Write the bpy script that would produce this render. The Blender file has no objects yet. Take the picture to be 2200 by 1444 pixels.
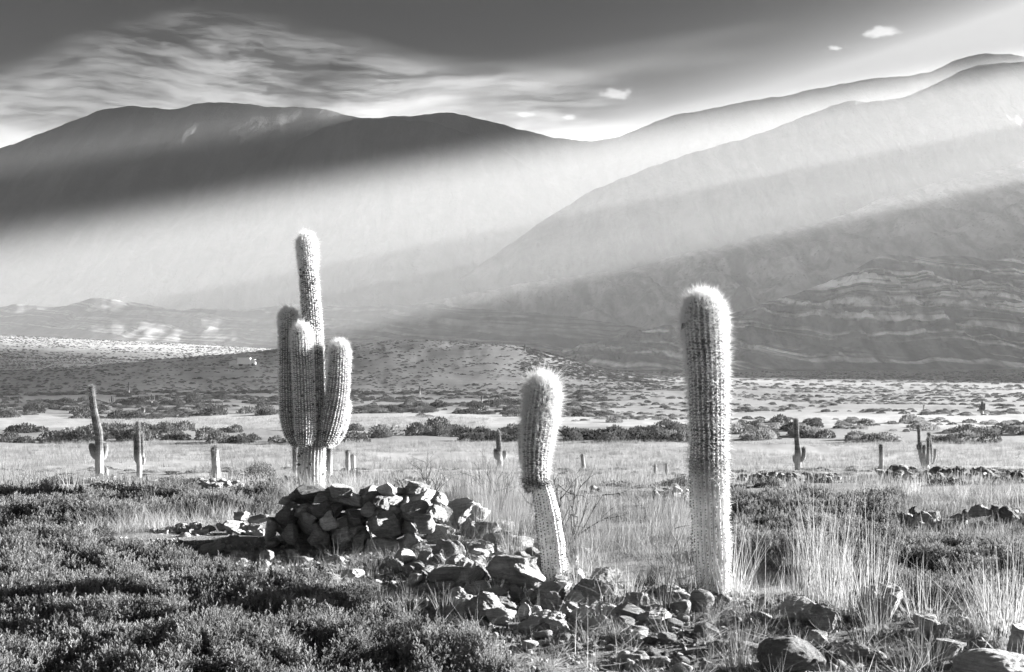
import bpy, math, random
import numpy as np
from mathutils import Vector, Matrix

random.seed(7)
RNG = np.random.default_rng(7)
SC = bpy.context.scene
COL = SC.collection
rad = math.radians

# ------------------------------------------------------------------ camera
# world units are metres; the camera stands at the origin, looking along +Y, lens height z = 0
F = 2444.0            # focal length in pixels of the 2200 px wide photograph (40 mm lens)
HOR = 780.0           # height of the horizon in the photograph
cam_d = bpy.data.cameras.new('camera')
cam_d.lens = 40.0
cam_d.sensor_width = 36.0
cam_d.shift_y = (HOR - 722.0) / 2200.0
cam_d.clip_start = 0.1
cam_d.clip_end = 60000
cam = bpy.data.objects.new('camera', cam_d)
cam.rotation_euler = (rad(90), 0, 0)
COL.objects.link(cam)
SC.camera = cam

# ------------------------------------------------------------------ sun and sky
SUN_AZ, SUN_EL = 70.0, 13.0          # degrees right of the view direction, degrees above the horizon
S = Vector((math.cos(rad(SUN_EL)) * math.sin(rad(SUN_AZ)),
            math.cos(rad(SUN_EL)) * math.cos(rad(SUN_AZ)), math.sin(rad(SUN_EL))))
sun_d = bpy.data.lights.new('sun', 'SUN')
sun_d.energy = 5.0
sun_d.angle = rad(0.4)
sun_d.color = (1.0, 0.997, 0.992)
sun = bpy.data.objects.new('sun', sun_d)
sun.rotation_euler = S.to_track_quat('Z', 'Y').to_euler()
COL.objects.link(sun)

world = bpy.data.worlds.new('World')
SC.world = world
world.use_nodes = True
SC.view_settings.view_transform = 'Standard'
SC.view_settings.look = 'None'
SC.view_settings.exposure = 3.5
SC.view_settings.gamma = 1.0
SC.view_settings.use_curve_mapping = False
SC.render.engine = 'CYCLES'
CY = SC.cycles
CY.use_denoising = True
CY.use_adaptive_sampling = False
CY.max_bounces = 8
CY.diffuse_bounces = 4
CY.glossy_bounces = 1
CY.transmission_bounces = 3
CY.transparent_max_bounces = 6
CY.volume_bounces = 0
CY.caustics_reflective = False
CY.caustics_refractive = False
CY.sample_clamp_indirect = 4.0


class NT:
    """small helper to write node trees as expressions"""
    def __init__(self, tree):
        self.t = tree
        self.n = tree.nodes
        self.l = tree.links

    def new(self, typ, **kw):
        nd = self.n.new(typ)
        for k, v in kw.items():
            setattr(nd, k, v)
        return nd

    def put(self, sock, v):
        if hasattr(v, 'is_output') or isinstance(v, bpy.types.NodeSocket):
            self.l.new(v, sock)
        elif v is not None:
            sock.default_value = v

    def math(self, op, a, b=None, c=None, clamp=False):
        nd = self.new('ShaderNodeMath', operation=op)
        nd.use_clamp = clamp
        for i, v in enumerate((a, b, c)):
            if v is not None:
                self.put(nd.inputs[i], v)
        return nd.outputs[0]

    def vmath(self, op, a, b=None):
        nd = self.new('ShaderNodeVectorMath', operation=op)
        self.put(nd.inputs[0], a)
        if b is not None:
            self.put(nd.inputs[1], b)
        return nd.outputs['Value' if op in ('DOT_PRODUCT', 'LENGTH', 'DISTANCE') else 'Vector']

    def noise(self, vec, scale, detail=4, rough=0.55, dist=0.0, dims='3D'):
        nd = self.new('ShaderNodeTexNoise')
        nd.noise_dimensions = dims
        self.put(nd.inputs['Vector'], vec)
        nd.inputs['Scale'].default_value = scale
        nd.inputs['Detail'].default_value = detail
        nd.inputs['Roughness'].default_value = rough
        nd.inputs['Distortion'].default_value = dist
        return nd.outputs['Fac']

    def voro(self, vec, scale, feature='F1', out='Distance', rnd=1.0):
        nd = self.new('ShaderNodeTexVoronoi')
        nd.feature = feature
        self.put(nd.inputs['Vector'], vec)
        nd.inputs['Scale'].default_value = scale
        nd.inputs['Randomness'].default_value = rnd
        return nd.outputs[out]

    def ramp(self, fac, stops, interp='LINEAR'):
        nd = self.new('ShaderNodeValToRGB')
        cr = nd.color_ramp
        cr.interpolation = interp
        while len(cr.elements) < len(stops):
            cr.elements.new(0.5)
        for e, (p, v) in zip(cr.elements, stops):
            e.position = p
            e.color = (v, v, v, 1)
        self.put(nd.inputs[0], fac)
        return nd.outputs[0]

    def smooth(self, v, lo, hi):
        nd = self.new('ShaderNodeMapRange')
        nd.interpolation_type = 'SMOOTHSTEP'
        self.put(nd.inputs[0], v)
        nd.inputs[1].default_value = lo
        nd.inputs[2].default_value = hi
        return nd.outputs[0]

    def mix(self, f, a, b):
        nd = self.new('ShaderNodeMix', data_type='FLOAT')
        self.put(nd.inputs[0], f)
        self.put(nd.inputs[2], a)
        self.put(nd.inputs[3], b)
        return nd.outputs[0]

    def comb(self, x, y, z):
        nd = self.new('ShaderNodeCombineXYZ')
        self.put(nd.inputs[0], x)
        self.put(nd.inputs[1], y)
        self.put(nd.inputs[2], z)
        return nd.outputs[0]

    def sep(self, v):
        nd = self.new('ShaderNodeSeparateXYZ')
        self.put(nd.inputs[0], v)
        return nd.outputs


def build_world():
    n = NT(world.node_tree)
    n.n.clear()
    sky = n.new('ShaderNodeTexSky')
    sky.sky_type = 'NISHITA'
    sky.sun_disc = False
    sky.sun_elevation = rad(SUN_EL)
    sky.sun_rotation = rad(SUN_AZ)
    sky.altitude = 3400
    sky.air_density = 1.0
    sky.dust_density = 1.5
    sky.ozone_density = 1.0
    # black and white film behind a deep red filter: mostly the red record, with a steep contrast
    sc = n.new('ShaderNodeSeparateColor')
    n.l.new(sky.outputs[0], sc.inputs[0])
    base = n.math('MULTIPLY', n.math('POWER', n.math('DIVIDE', sc.outputs[0], 1.75), SKY_POW), SKY_GAIN)
    base = n.math('MINIMUM', base, SKY_CAP)
    # clouds, laid out by azimuth and height above the horizon
    tc = n.new('ShaderNodeTexCoord')
    d = n.sep(tc.outputs['Generated'])
    az = n.math('ARCTAN2', d[0], d[1])
    el = d[2]
    warp = n.noise(n.comb(n.math('MULTIPLY', az, 5.0), n.math('MULTIPLY', el, 16.0), 0.0), 1.0, 3, 0.55, dims='2D')
    elw = n.math('MULTIPLY_ADD', n.math('SUBTRACT', warp, 0.5), 0.03, el)
    # lens shaped bank: its top edge sinks to the right
    top = n.math('SUBTRACT', 0.288, n.math('MULTIPLY_ADD', n.math('MAXIMUM', n.math('ADD', az, 0.25), 0.0), 0.115,
                                           n.math('MULTIPLY', n.math('MAXIMUM', n.math('SUBTRACT', -0.28, az), 0.0), 0.35)))
    under = n.math('SUBTRACT', top, elw)
    inside = n.math('MULTIPLY', n.smooth(under, -0.004, 0.03), n.math('SUBTRACT', 1.0, n.smooth(az, 0.03, 0.14)))
    streak = n.noise(n.comb(n.math('MULTIPLY', az, 3.5), n.math('MULTIPLY', elw, 30.0), 0.0), 1.0, 5, 0.62, dims='2D')
    streak2 = n.noise(n.comb(n.math('MULTIPLY', az, 9.0), n.math('MULTIPLY', elw, 60.0), 0.0), 1.0, 6, 0.68, dims='2D')
    dens = n.math('MULTIPLY_ADD', streak, 0.75, n.math('MULTIPLY', streak2, 0.35))
    cloud = n.math('MULTIPLY', inside, n.smooth(dens, 0.32, 0.54))
    # brighter rim along the top of the bank
    rim = n.math('MULTIPLY', n.smooth(under, 0.0, 0.012), n.math('SUBTRACT', 1.0, n.smooth(under, 0.012, 0.05)))
    cloud = n.math('MAXIMUM', cloud, n.math('MULTIPLY', rim, n.math('MULTIPLY', inside, 0.45)))
    # small fair weather clouds
    fine = n.noise(n.comb(n.math('MULTIPLY', az, 60.0), n.math('MULTIPLY', el, 110.0), 0.0), 1.0, 3, 0.65, dims='2D')
    fine = n.math('MULTIPLY', n.math('SUBTRACT', fine, 0.5), 2.2)
    pf = None
    for (px, py, w, h) in ((1897, 69, 46, 10), (1328, 201, 42, 11), (1125, 247, 22, 6), (1795, 104, 14, 5), (1220, 253, 16, 5)):
        a0 = math.atan((px - 1100) / F)
        e0 = math.sin(math.atan((HOR - py) / F * math.cos(a0)))
        dx = n.math('MULTIPLY_ADD', az, F / w, -a0 * F / w)
        dy = n.math('MULTIPLY_ADD', el, F / h, -e0 * F / h)
        rr = n.vmath('LENGTH', n.comb(dx, dy, 0.0))
        pf = rr if pf is None else n.math('MINIMUM', pf, rr)
    pf = n.math('SUBTRACT', 1.0, n.smooth(n.math('ADD', pf, fine), 0.3, 1.2))
    tone = n.math('MULTIPLY_ADD', streak2, 0.65, n.math('MULTIPLY', warp, 0.35))
    cl_rad = n.math('MULTIPLY_ADD', base, 1.15, n.math('MAXIMUM', n.math('MULTIPLY_ADD', tone, CLOUD_B, CLOUD_A), 0.05))
    out = n.mix(cloud, base, cl_rad)
    out = n.math('MULTIPLY_ADD', pf, PUFF_A, out)
    bg = n.new('ShaderNodeBackground')
    n.l.new(n.comb(out, out, out), bg.inputs[0])
    bg.inputs[1].default_value = 0.1
    o = n.new('ShaderNodeOutputWorld')
    n.l.new(bg.outputs[0], o.inputs[0])


SKY_POW, SKY_GAIN, SKY_CAP = 12.0, 1.7, 1.15
CLOUD_A, CLOUD_B, PUFF_A = -1.25, 3.6, 0.8
build_world()
world.cycles.sampling_method = 'MANUAL'
world.cycles.sample_map_resolution = 512

# ------------------------------------------------------------------ mesh and noise helpers
def _hash(ix, iy, seed):
    h = (ix.astype(np.int64) * 374761393 + iy.astype(np.int64) * 668265263 + seed * 974711) & 0x7fffffff
    h = ((h ^ (h >> 13)) * 1274126177) & 0x7fffffff
    h = (h ^ (h >> 16)) & 0x7fffffff
    return h


def pnoise(x, y, seed=0):
    """2D gradient noise, about -0.7 .. 0.7"""
    x = np.asarray(x, float)
    y = np.asarray(y, float)
    ix = np.floor(x)
    iy = np.floor(y)
    fx = x - ix
    fy = y - iy
    u = fx * fx * fx * (fx * (fx * 6 - 15) + 10)
    v = fy * fy * fy * (fy * (fy * 6 - 15) + 10)

    def g(dx, dy):
        a = _hash(ix + dx, iy + dy, seed) * (2 * math.pi / 0x7fffffff)
        return np.cos(a) * (fx - dx) + np.sin(a) * (fy - dy)
    n0 = g(0, 0) * (1 - u) + g(1, 0) * u
    n1 = g(0, 1) * (1 - u) + g(1, 1) * u
    return n0 * (1 - v) + n1 * v


def fbm(x, y, octv=5, seed=0, gain=0.5):
    s = 0.0
    a = 1.0
    for o in range(octv):
        s = s + a * pnoise(x * 2 ** o + 17.3 * o, y * 2 ** o - 9.1 * o, seed + o)
        a *= gain
    return s


def ridged(x, y, octv=5, seed=0, gain=0.5):
    s = 0.0
    a = 1.0
    for o in range(octv):
        s = s + a * (1.0 - 2.2 * np.abs(pnoise(x * 2 ** o + 5.7 * o, y * 2 ** o + 3.3 * o, seed + o)))
        a *= gain
    return s


def sstep(v, lo, hi):
    t = np.clip((v - lo) / (hi - lo), 0, 1)
    return t * t * (3 - 2 * t)


def make_mesh(name, verts, faces, smooth=True):
    """faces: (n,3) or (n,4) index array, or list of such arrays"""
    verts = np.asarray(verts, np.float32).reshape(-1, 3)
    fl = faces if isinstance(faces, list) else [faces]
    fl = [np.asarray(f, np.int32) for f in fl if len(f)]
    me = bpy.data.meshes.new(name)
    me.vertices.add(len(verts))
    me.vertices.foreach_set('co', verts.ravel())
    loops = np.concatenate([f.ravel() for f in fl])
    sizes = np.concatenate([np.full(len(f), f.shape[1], np.int32) for f in fl])
    starts = np.concatenate([[0], np.cumsum(sizes)[:-1]]).astype(np.int32)
    me.loops.add(len(loops))
    me.loops.foreach_set('vertex_index', loops)
    me.polygons.add(len(sizes))
    me.polygons.foreach_set('loop_start', starts)
    try:
        me.polygons.foreach_set('loop_total', sizes)
    except Exception:
        pass
    me.polygons.foreach_set('use_smooth', np.full(len(sizes), smooth, bool))
    me.update(calc_edges=True)
    me.validate()
    return me


def grid_faces(nr, nc, wrap=False):
    r = np.arange(nr - 1)[:, None]
    c = np.arange(nc if wrap else nc - 1)[None, :]
    c2 = (c + 1) % nc
    a = r * nc + c
    b = r * nc + c2
    d = (r + 1) * nc + c
    e = (r + 1) * nc + c2
    return np.stack([a, b, e, d], -1).reshape(-1, 4)


def add(name, mesh, mat=None, parent=None, loc=None, rot=None, scale=None, label=None, cat=None, group=None, kind=None):
    o = bpy.data.objects.new(name, mesh)
    COL.objects.link(o)
    if mat is not None and mesh is not None and not mesh.materials:
        mesh.materials.append(mat)
    if parent is not None:
        o.parent = parent
    if loc is not None:
        o.location = loc
    if rot is not None:
        o.rotation_euler = rot
    if scale is not None:
        o.scale = scale
    tag(o, label, cat, group, kind)
    return o


def tag(o, label=None, cat=None, group=None, kind=None):
    if label:
        o['label'] = label
    if cat:
        o['category'] = cat
    if group:
        o['group'] = group
    if kind:
        o['kind'] = kind
    return o


def new_mat(name):
    m = bpy.data.materials.new(name)
    m.use_nodes = True
    n = NT(m.node_tree)
    b = m.node_tree.nodes['Principled BSDF']
    b.inputs['Specular IOR Level'].default_value = 0.15
    b.inputs['Roughness'].default_value = 0.85
    return m, n, b


def grey(n, v):
    return n.comb(v, v, v)


def bump(n, b, h, strength, dist):
    nd = n.new('ShaderNodeBump')
    nd.inputs['Strength'].default_value = strength
    nd.inputs['Distance'].default_value = dist
    n.l.new(h, nd.inputs['Height'])
    n.l.new(nd.outputs[0], b.inputs['Normal'])


# ------------------------------------------------------------------ the ground
PY = [-99999, 14, 17, 22, 35, 70, 150, 400, 1000, 3000, 20000]
PZ = [-1.6, -1.6, -1.84, -2.36, -3.72, -6.25, -8.0, -9.2, -10.5, -10.5, -10.5]


def ground_z(x, y):
    x = np.asarray(x, float)
    y = np.asarray(y, float)
    z = np.interp(y + 2.0 * pnoise(x / 9.0, y / 20.0, 3) * sstep(y, 12, 20), PY, PZ)
    # alluvial fan climbing to the left
    z = z + 46 * sstep(y, 160, 1700) * np.clip((140 - x) / 775, 0, 1.3) ** 0.8
    # low rise at the foot of the right hand hills
    z = z + 14 * sstep(y, 900, 2200) * sstep(x, 100, 900)
    # hillock
    hx = np.where(x > -15, (x + 15) / 52.0, (x + 15) / 150.0)
    z = z + 17.0 * np.exp(-hx ** 2 - ((y - 480) / 100.0) ** 2) * (1 + 0.12 * fbm(x / 30, y / 30, 4, 11))
    # roughness that grows with distance
    d = np.sqrt(x * x + y * y)
    z = z + fbm(x / 1.1, y / 1.1, 3, 20) * 0.05 * sstep(d, 3, 7) * (1 - 0.6 * sstep(d, 60, 150))
    z = z + fbm(x / 8.0, y / 8.0, 3, 23) * 0.22 * sstep(d, 14, 40)
    z = z + fbm(x / 45.0, y / 45.0, 3, 27) * 0.9 * sstep(d, 80, 260)
    return z


def gz(x, y):
    return float(ground_z(np.array([x]), np.array([y]))[0])


def px_ray(px, py):
    return (px - 1100.0) / F, (HOR - py) / F


def at_depth(px, t):
    """ground point under picture column px at depth t"""
    x = (px - 1100.0) / F * t
    return x, t, gz(x, t)


def on_ground(px, py):
    """first point where the picture ray meets the ground"""
    X, Z = px_ray(px, py)
    t = np.geomspace(3.0, 4000, 3000)
    g = ground_z(X * t, t)
    hit = np.nonzero(Z * t <= g)[0]
    if len(hit) == 0:
        return None
    i = hit[0]
    return float(X * t[i]), float(t[i]), float(g[i])


def build_ground():
    nr = 431
    front = np.linspace(-34, 34, 560)
    rest = np.linspace(34, 326, 90)[1:-1]
    ang = np.radians(np.concatenate([front, rest]))
    # the sheet fills the valley basin out to under the mountains
    sa, ca = np.sin(ang), np.cos(ang)
    rmax = np.minimum(np.where(sa > 0, 4600 / np.maximum(sa, 1e-6), 7800 / np.maximum(-sa, 1e-6)),
                      np.where(ca > 0, 13000 / np.maximum(ca, 1e-6), 1400 / np.maximum(-ca, 1e-6)))
    f = np.linspace(0, 1, nr - 1)[:, None]
    R = np.concatenate([np.full((1, len(ang)), 0.02), 0.8 * (rmax / 0.8)[None, :] ** f])
    x = R * sa
    y = R * ca
    z = ground_z(x, y)
    me = make_mesh('ground', np.stack([x, y, z], -1), grid_faces(nr, len(ang), True)[:, ::-1])
    return add('ground', me, MAT['ground'], kind='structure', label='dry valley floor of pale grass, bare soil and low scrub')


MAT = {}


def ground_material():
    m, n, b = new_mat('ground')
    tc = n.new('ShaderNodeTexCoord').outputs['Object']
    p = n.sep(tc)
    x, y = p[0], p[1]
    r = n.math('SQRT', n.math('ADD', n.math('MULTIPLY', x, x), n.math('MULTIPLY', y, y)))
    lr = n.math('LOGARITHM', n.math('MAXIMUM', r, 1.0), 10.0)
    # long patches of pale grass and dark scrub
    v = n.comb(n.math('DIVIDE', x, 60.0), n.math('DIVIDE', y, 22.0), 0.0)
    big = n.noise(v, 1.0, 5, 0.6, 0.4)
    vm = n.comb(n.math('DIVIDE', x, 9.0), n.math('DIVIDE', y, 5.0), 3.0)
    mid = n.noise(vm, 1.0, 5, 0.65)
    fin = n.noise(tc, 3.0, 5, 0.7)
    # zones by distance: soil near, grass flat, scrub, grass, mixed plain
    yy = n.math('ADD', y, n.math('MULTIPLY', n.math('SUBTRACT', big, 0.5), n.math('MULTIPLY', y, 0.28)))
    ly = n.math('LOGARITHM', n.math('MAXIMUM', yy, 1.0), 10.0)
    zone = n.ramp(n.math('DIVIDE', ly, 4.0),
                  [(0.0, 0.16), (0.27, 0.16), (0.30, 0.14), (0.385, 0.15), (0.43, 0.20), (0.485, 0.22), (0.497, 0.16),
                   (0.530, 0.15), (0.540, 0.25), (0.560, 0.25), (0.572, 0.17), (0.62, 0.15), (0.65, 0.16), (0.70, 0.20), (0.74, 0.30), (0.80, 0.30), (1.0, 0.3)])
    grit = n.noise(tc, 26.0, 5, 0.75)
    grit = n.math('MULTIPLY', n.math('SUBTRACT', grit, 0.5), n.math('SUBTRACT', 1.0, n.smooth(r, 15.0, 60.0)))
    var = n.math('ADD', n.math('MULTIPLY_ADD', grit, 1.6, 0.45), n.math('ADD', n.math('MULTIPLY', mid, 0.75), n.math('MULTIPLY', fin, 0.35)))
    col = n.math('MULTIPLY', zone, var)
    # scattered scrub as dark flecks where single bushes are too small to build
    vs = n.comb(n.math('DIVIDE', x, 5.0), n.math('DIVIDE', y, 9.0), 0.0)
    cell = n.voro(vs, 1.0)
    fl = n.math('MULTIPLY', n.math('SUBTRACT', 1.0, n.smooth(cell, 0.18, 0.40)), n.smooth(y, 250.0, 600.0))
    col = n.mix(n.math('MULTIPLY', fl, n.smooth(mid, 0.35, 0.6)), col, 0.10)
    n.l.new(grey(n, col), b.inputs['Base Color'])
    bump(n, b, n.math('ADD', n.math('ADD', fin, n.math('MULTIPLY', grit, 0.9)), n.math('MULTIPLY', mid, 0.5)), 0.9, 0.06)
    return m


MAT['ground'] = ground_material()
GROUND = build_ground()

# ------------------------------------------------------------------ hills and mountains
def hill_material(name, lo, hi, scale, strata=None, scrub=0.0, sunlit_patch=0.0, relief=0.05):
    m, n, b = new_mat(name)
    tc = n.new('ShaderNodeTexCoord').outputs['Object']
    big = n.noise(tc, 1.0 / scale, 6, 0.62, 0.3)
    fin = n.noise(tc, 12.0 / scale, 5, 0.7)
    f = n.math('ADD', n.math('MULTIPLY', big, 0.6), n.math('MULTIPLY', fin, 0.5))
    col = n.mix(n.smooth(f, 0.35, 0.75), lo, hi)
    # gully streaks running down the slopes
    ps = n.sep(tc)
    gsx = n.math('ADD', n.math('DIVIDE', ps[0], scale * 0.22), n.math('MULTIPLY', big, 1.6))
    gst = n.noise(n.comb(gsx, n.math('DIVIDE', ps[1], scale * 1.6), n.math('DIVIDE', ps[2], scale * 1.2)), 1.0, 5, 0.68)
    col = n.math('MULTIPLY', col, n.mix(n.smooth(gst, 0.36, 0.66), 0.55, 1.35))
    h = n.math('ADD', f, gst)
    if strata:
        # tilted, folded beds of harder and softer rock
        p = n.sep(tc)
        fold = n.noise(n.comb(n.math('DIVIDE', p[0], 260.0), n.math('DIVIDE', p[1], 420.0), 0.0), 1.0, 3, 0.5)
        s = n.math('ADD', n.math('ADD', p[2], n.math('MULTIPLY', p[0], strata[0])), n.math('MULTIPLY', fold, strata[1]))
        bed = n.noise(n.comb(n.math('DIVIDE', s, strata[2]), n.math('DIVIDE', p[0], 700.0), n.math('DIVIDE', p[1], 700.0)), 1.0, 2, 0.6)
        bd = n.smooth(bed, 0.46, 0.60)
        brk = n.smooth(n.noise(tc, 1 / 60.0, 4, 0.6), 0.34, 0.50)
        bd = n.math('MULTIPLY', bd, brk)
        col = n.math('MULTIPLY', col, n.mix(bd, 0.45, 2.0))
        h = n.math('ADD', h, n.math('MULTIPLY', bd, 1.2))
    if scrub:
        cell = n.voro(tc, 1 / 16.0)
        dots = n.math('SUBTRACT', 1.0, n.smooth(cell, 0.16, 0.34))
        msk = n.smooth(n.noise(tc, 1 / 130.0, 4, 0.6), 0.42, 0.62)
        col = n.mix(n.math('MULTIPLY', n.math('MULTIPLY', dots, msk), scrub), col, 0.05)
    if sunlit_patch:  # pale patches painted in place of sunlit slopes
        p = n.sep(tc)
        sc_ = n.noise(n.comb(n.math('DIVIDE', p[0], 420.0), n.math('DIVIDE', n.math('ADD', p[2], n.math('MULTIPLY', p[0], 0.35)), 110.0), 5.0), 1.0, 5, 0.6, 0.6)
        col = n.mix(n.smooth(sc_, 0.62, 0.74), col, sunlit_patch)
    n.l.new(grey(n, col), b.inputs['Base Color'])
    bump(n, b, h, 0.7, scale * relief)
    return m


def mountain(name, crest, depth, run, base, mat, nx=420, ns=110, gully=60.0, gsc=300.0, expo=1.25, seed=0, back=1600, terr=None,
             label=None, x0=None, x1=None, rough=0.0, jag=4.0):
    """heightfield ridge: crest given as (column, row) of the photograph at a real depth, front slope running out to the valley"""
    cp = np.array(crest, float)
    pxs = np.linspace(cp[0, 0] if x0 is None else x0, cp[-1, 0] if x1 is None else x1, nx)
    # smooth (Catmull-Rom like) interpolation of the crest
    row = np.interp(pxs, cp[:, 0], cp[:, 1])
    k = max(3, int(nx * 0.012))
    ker = np.hanning(k * 2 + 1)
    ker /= ker.sum()
    row = np.convolve(np.pad(row, k, mode='edge'), ker, 'valid')
    row = row + jag * fbm(pxs / 60.0, pxs * 0 + seed, 5, seed + 70, 0.6)
    X = (pxs - 1100) / F
    T = np.interp(pxs, [p[0] for p in depth], [p[1] for p in depth])
    zc = (HOR - row) / F * T
    nb = 14
    s = np.concatenate([-np.linspace(1, 0.04, nb) ** 1.4, np.linspace(0, 1, ns) ** 1.15])
    Sg, Xg = np.meshgrid(s, X, indexing='ij')
    Tg = np.broadcast_to(T, Sg.shape)
    zcg = np.broadcast_to(zc, Sg.shape)
    rg = np.broadcast_to(np.interp(pxs, [p[0] for p in run], [p[1] for p in run]), Sg.shape)
    t = np.where(Sg >= 0, Tg - Sg * rg, Tg - Sg * back)
    x = Xg * t
    prof = np.where(Sg >= 0, (1 - np.clip(Sg, 0, 1)) ** expo, 1 + Sg * 0.9)
    z = base + (zcg - base) * prof
    amp = np.where(Sg >= 0, np.clip(Sg * 5.0, 0, 1) * np.clip((1 - Sg) * 3.0, 0, 1), np.clip(-Sg * 3, 0, 1))
    # gullies run down the slope
    along = x / gsc + 0.35 * fbm(x / (gsc * 2), t / (gsc * 2), 3, seed + 50)
    gl = ridged(along, t / (gsc * 3.2), 5, seed) - 0.9
    z = z + amp * gully * gl
    if rough:
        z = z + amp * rough * fbm(x / (gsc * 0.25), t / (gsc * 0.25), 4, seed + 9)
    if terr is not None:
        z = terr(x, t, z, amp)
    me = make_mesh(name, np.stack([x, t, z], -1), grid_faces(len(s), nx)[:, ::-1])
    return add(name, me, mat, kind='structure', label=label)


MAT['far'] = hill_material('far_mountain_soil', 0.06, 0.13, 900)
MAT['farr'] = hill_material('right_mountain_soil', 0.10, 0.17, 700)
MAT['spur'] = hill_material('spur_soil', 0.24, 0.40, 260, scrub=0.6)
MAT['foot'] = hill_material('foothill_soil', 0.09, 0.16, 160, strata=(0.10, 60.0, 9.0), scrub=0.5, relief=0.006)
MAT['strata'] = hill_material('layered_rock', 0.32, 0.48, 120, strata=(0.14, 95.0, 11.0), scrub=0.5)

mountain('mountain_range', [(-900, 560), (-300, 400), (0, 320), (110, 278), (190, 247), (240, 231), (300, 227), (350, 236), (390, 234),
                            (430, 219), (480, 221), (540, 224), (600, 231), (685, 231), (730, 243), (775, 255), (830, 251), (900, 249), (925, 246),
                            (950, 239), (990, 246), (1040, 258), (1110, 275), (1160, 288), (1200, 298), (1250, 304), (1310, 300), (1350, 285),
                            (1400, 265), (1460, 243), (1500, 240), (1560, 227), (1640, 211), (1700, 205), (1745, 190), (1790, 185),
                            (1850, 172), (1940, 164), (2000, 155), (2040, 135), (2080, 119), (2130, 114), (2180, 118), (2250, 130), (2330, 150)],
         [(-900, 9000), (900, 9300), (1300, 9600), (2200, 9000), (3400, 9500)], [(-900, 3300), (3400, 3300)], -10, MAT['far'], nx=520, ns=120,
         gully=110, gsc=650, expo=1.2, seed=3, label='dark distant mountain range under the cloud bank')
mountain('mountain_shoulder', [(480, 400), (560, 345), (640, 300), (700, 275), (750, 258), (790, 254), (840, 256), (920, 262), (1000, 285), (1060, 310), (1150, 370), (1260, 450)],
         [(480, 8000), (1260, 8200)], [(480, 2400), (1260, 2400)], -10, MAT['far'], nx=260, ns=100, gully=70, gsc=520, seed=13,
         label='dark rounded mountain shoulder in front of the distant range')
mountain('mountain_slope', [(820, 690), (900, 650), (1000, 590), (1100, 522), (1170, 472), (1230, 435), (1265, 412), (1300, 398), (1400, 358), (1500, 325), (1560, 308), (1640, 285), (1700, 262), (1745, 243),
                            (1790, 225), (1830, 216), (1860, 219), (1900, 218), (1945, 207), (2000, 185), (2060, 155), (2100, 141), (2150, 136), (2200, 131), (2300, 124), (2340, 200), (2390, 420), (2420, 640)],
         [(1180, 5600), (3600, 6000)], [(1180, 1500), (3600, 2000)], -10, MAT['farr'], nx=420, ns=120, gully=85, gsc=560, seed=23,
         label='long hazy mountain slope rising to the right')
mountain('hillside', [(640, 690), (760, 672), (850, 660), (930, 648), (1020, 628), (1100, 614), (1180, 600), (1240, 592), (1300, 585), (1360, 580), (1400, 566), (1450, 547),
                      (1500, 538), (1560, 530), (1600, 515), (1660, 497), (1720, 490), (1800, 466), (1900, 425), (2000, 396), (2100, 370), (2200, 346), (2600, 280), (3000, 300)],
         [(640, 4600), (1500, 4000), (2200, 3900), (3000, 4000)], [(640, 1300), (1500, 1500), (3000, 1800)], -10, MAT['spur'], nx=460, ns=150, gully=48, gsc=210, seed=33,
         rough=9, label='grey scrubby hillside below the band of light')
mountain('low_hills', [(-500, 690), (-200, 668), (0, 661), (30, 653), (70, 656), (110, 662), (160, 651), (205, 639), (235, 641), (268, 650), (300, 649), (340, 659),
                       (385, 668), (430, 661), (470, 664), (520, 668), (570, 660), (620, 654), (680, 655), (760, 660), (850, 655), (940, 652), (1010, 664), (1080, 668), (1150, 672), (1300, 690), (1450, 720)],
         [(-500, 3900), (600, 3300), (1450, 2700)], [(-500, 1000), (1450, 800)], -10, MAT['foot'], nx=420, ns=120, gully=6, gsc=130, seed=43, rough=0.8,
         label='low eroded hills behind the pale plain')


def terraces(x, t, z, amp):
    fold = fbm(x / 330.0, t / 420.0, 3, 77) * 34.0
    s = (z + 0.14 * x + fold) / 9.0
    f = s - np.floor(s)
    st = (np.floor(s) + sstep(f, 0.55, 0.95)) * 9.0 - 0.14 * x - fold
    return z + amp * 0.75 * (st - z) + amp * 1.6 * fbm(x / 12.0, t / 12.0, 3, 71)


mountain('layered_hill', [(1180, 770), (1260, 742), (1340, 716), (1420, 705), (1500, 690), (1580, 672), (1640, 652), (1700, 634), (1760, 612), (1820, 588), (1860, 565),
                          (1890, 551), (1915, 546), (1945, 550), (1990, 553), (2030, 549), (2080, 551), (2120, 560), (2200, 552), (2350, 530), (2700, 540), (3100, 600)],
         [(1180, 1700), (1900, 1900), (3100, 2100)], [(1180, 330), (1900, 520), (3100, 600)], -8, MAT['strata'], nx=640, ns=260, gully=20, gsc=85, seed=53, rough=3,
         terr=terraces, expo=1.1, label='pale hill of wavy layered rock')

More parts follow.
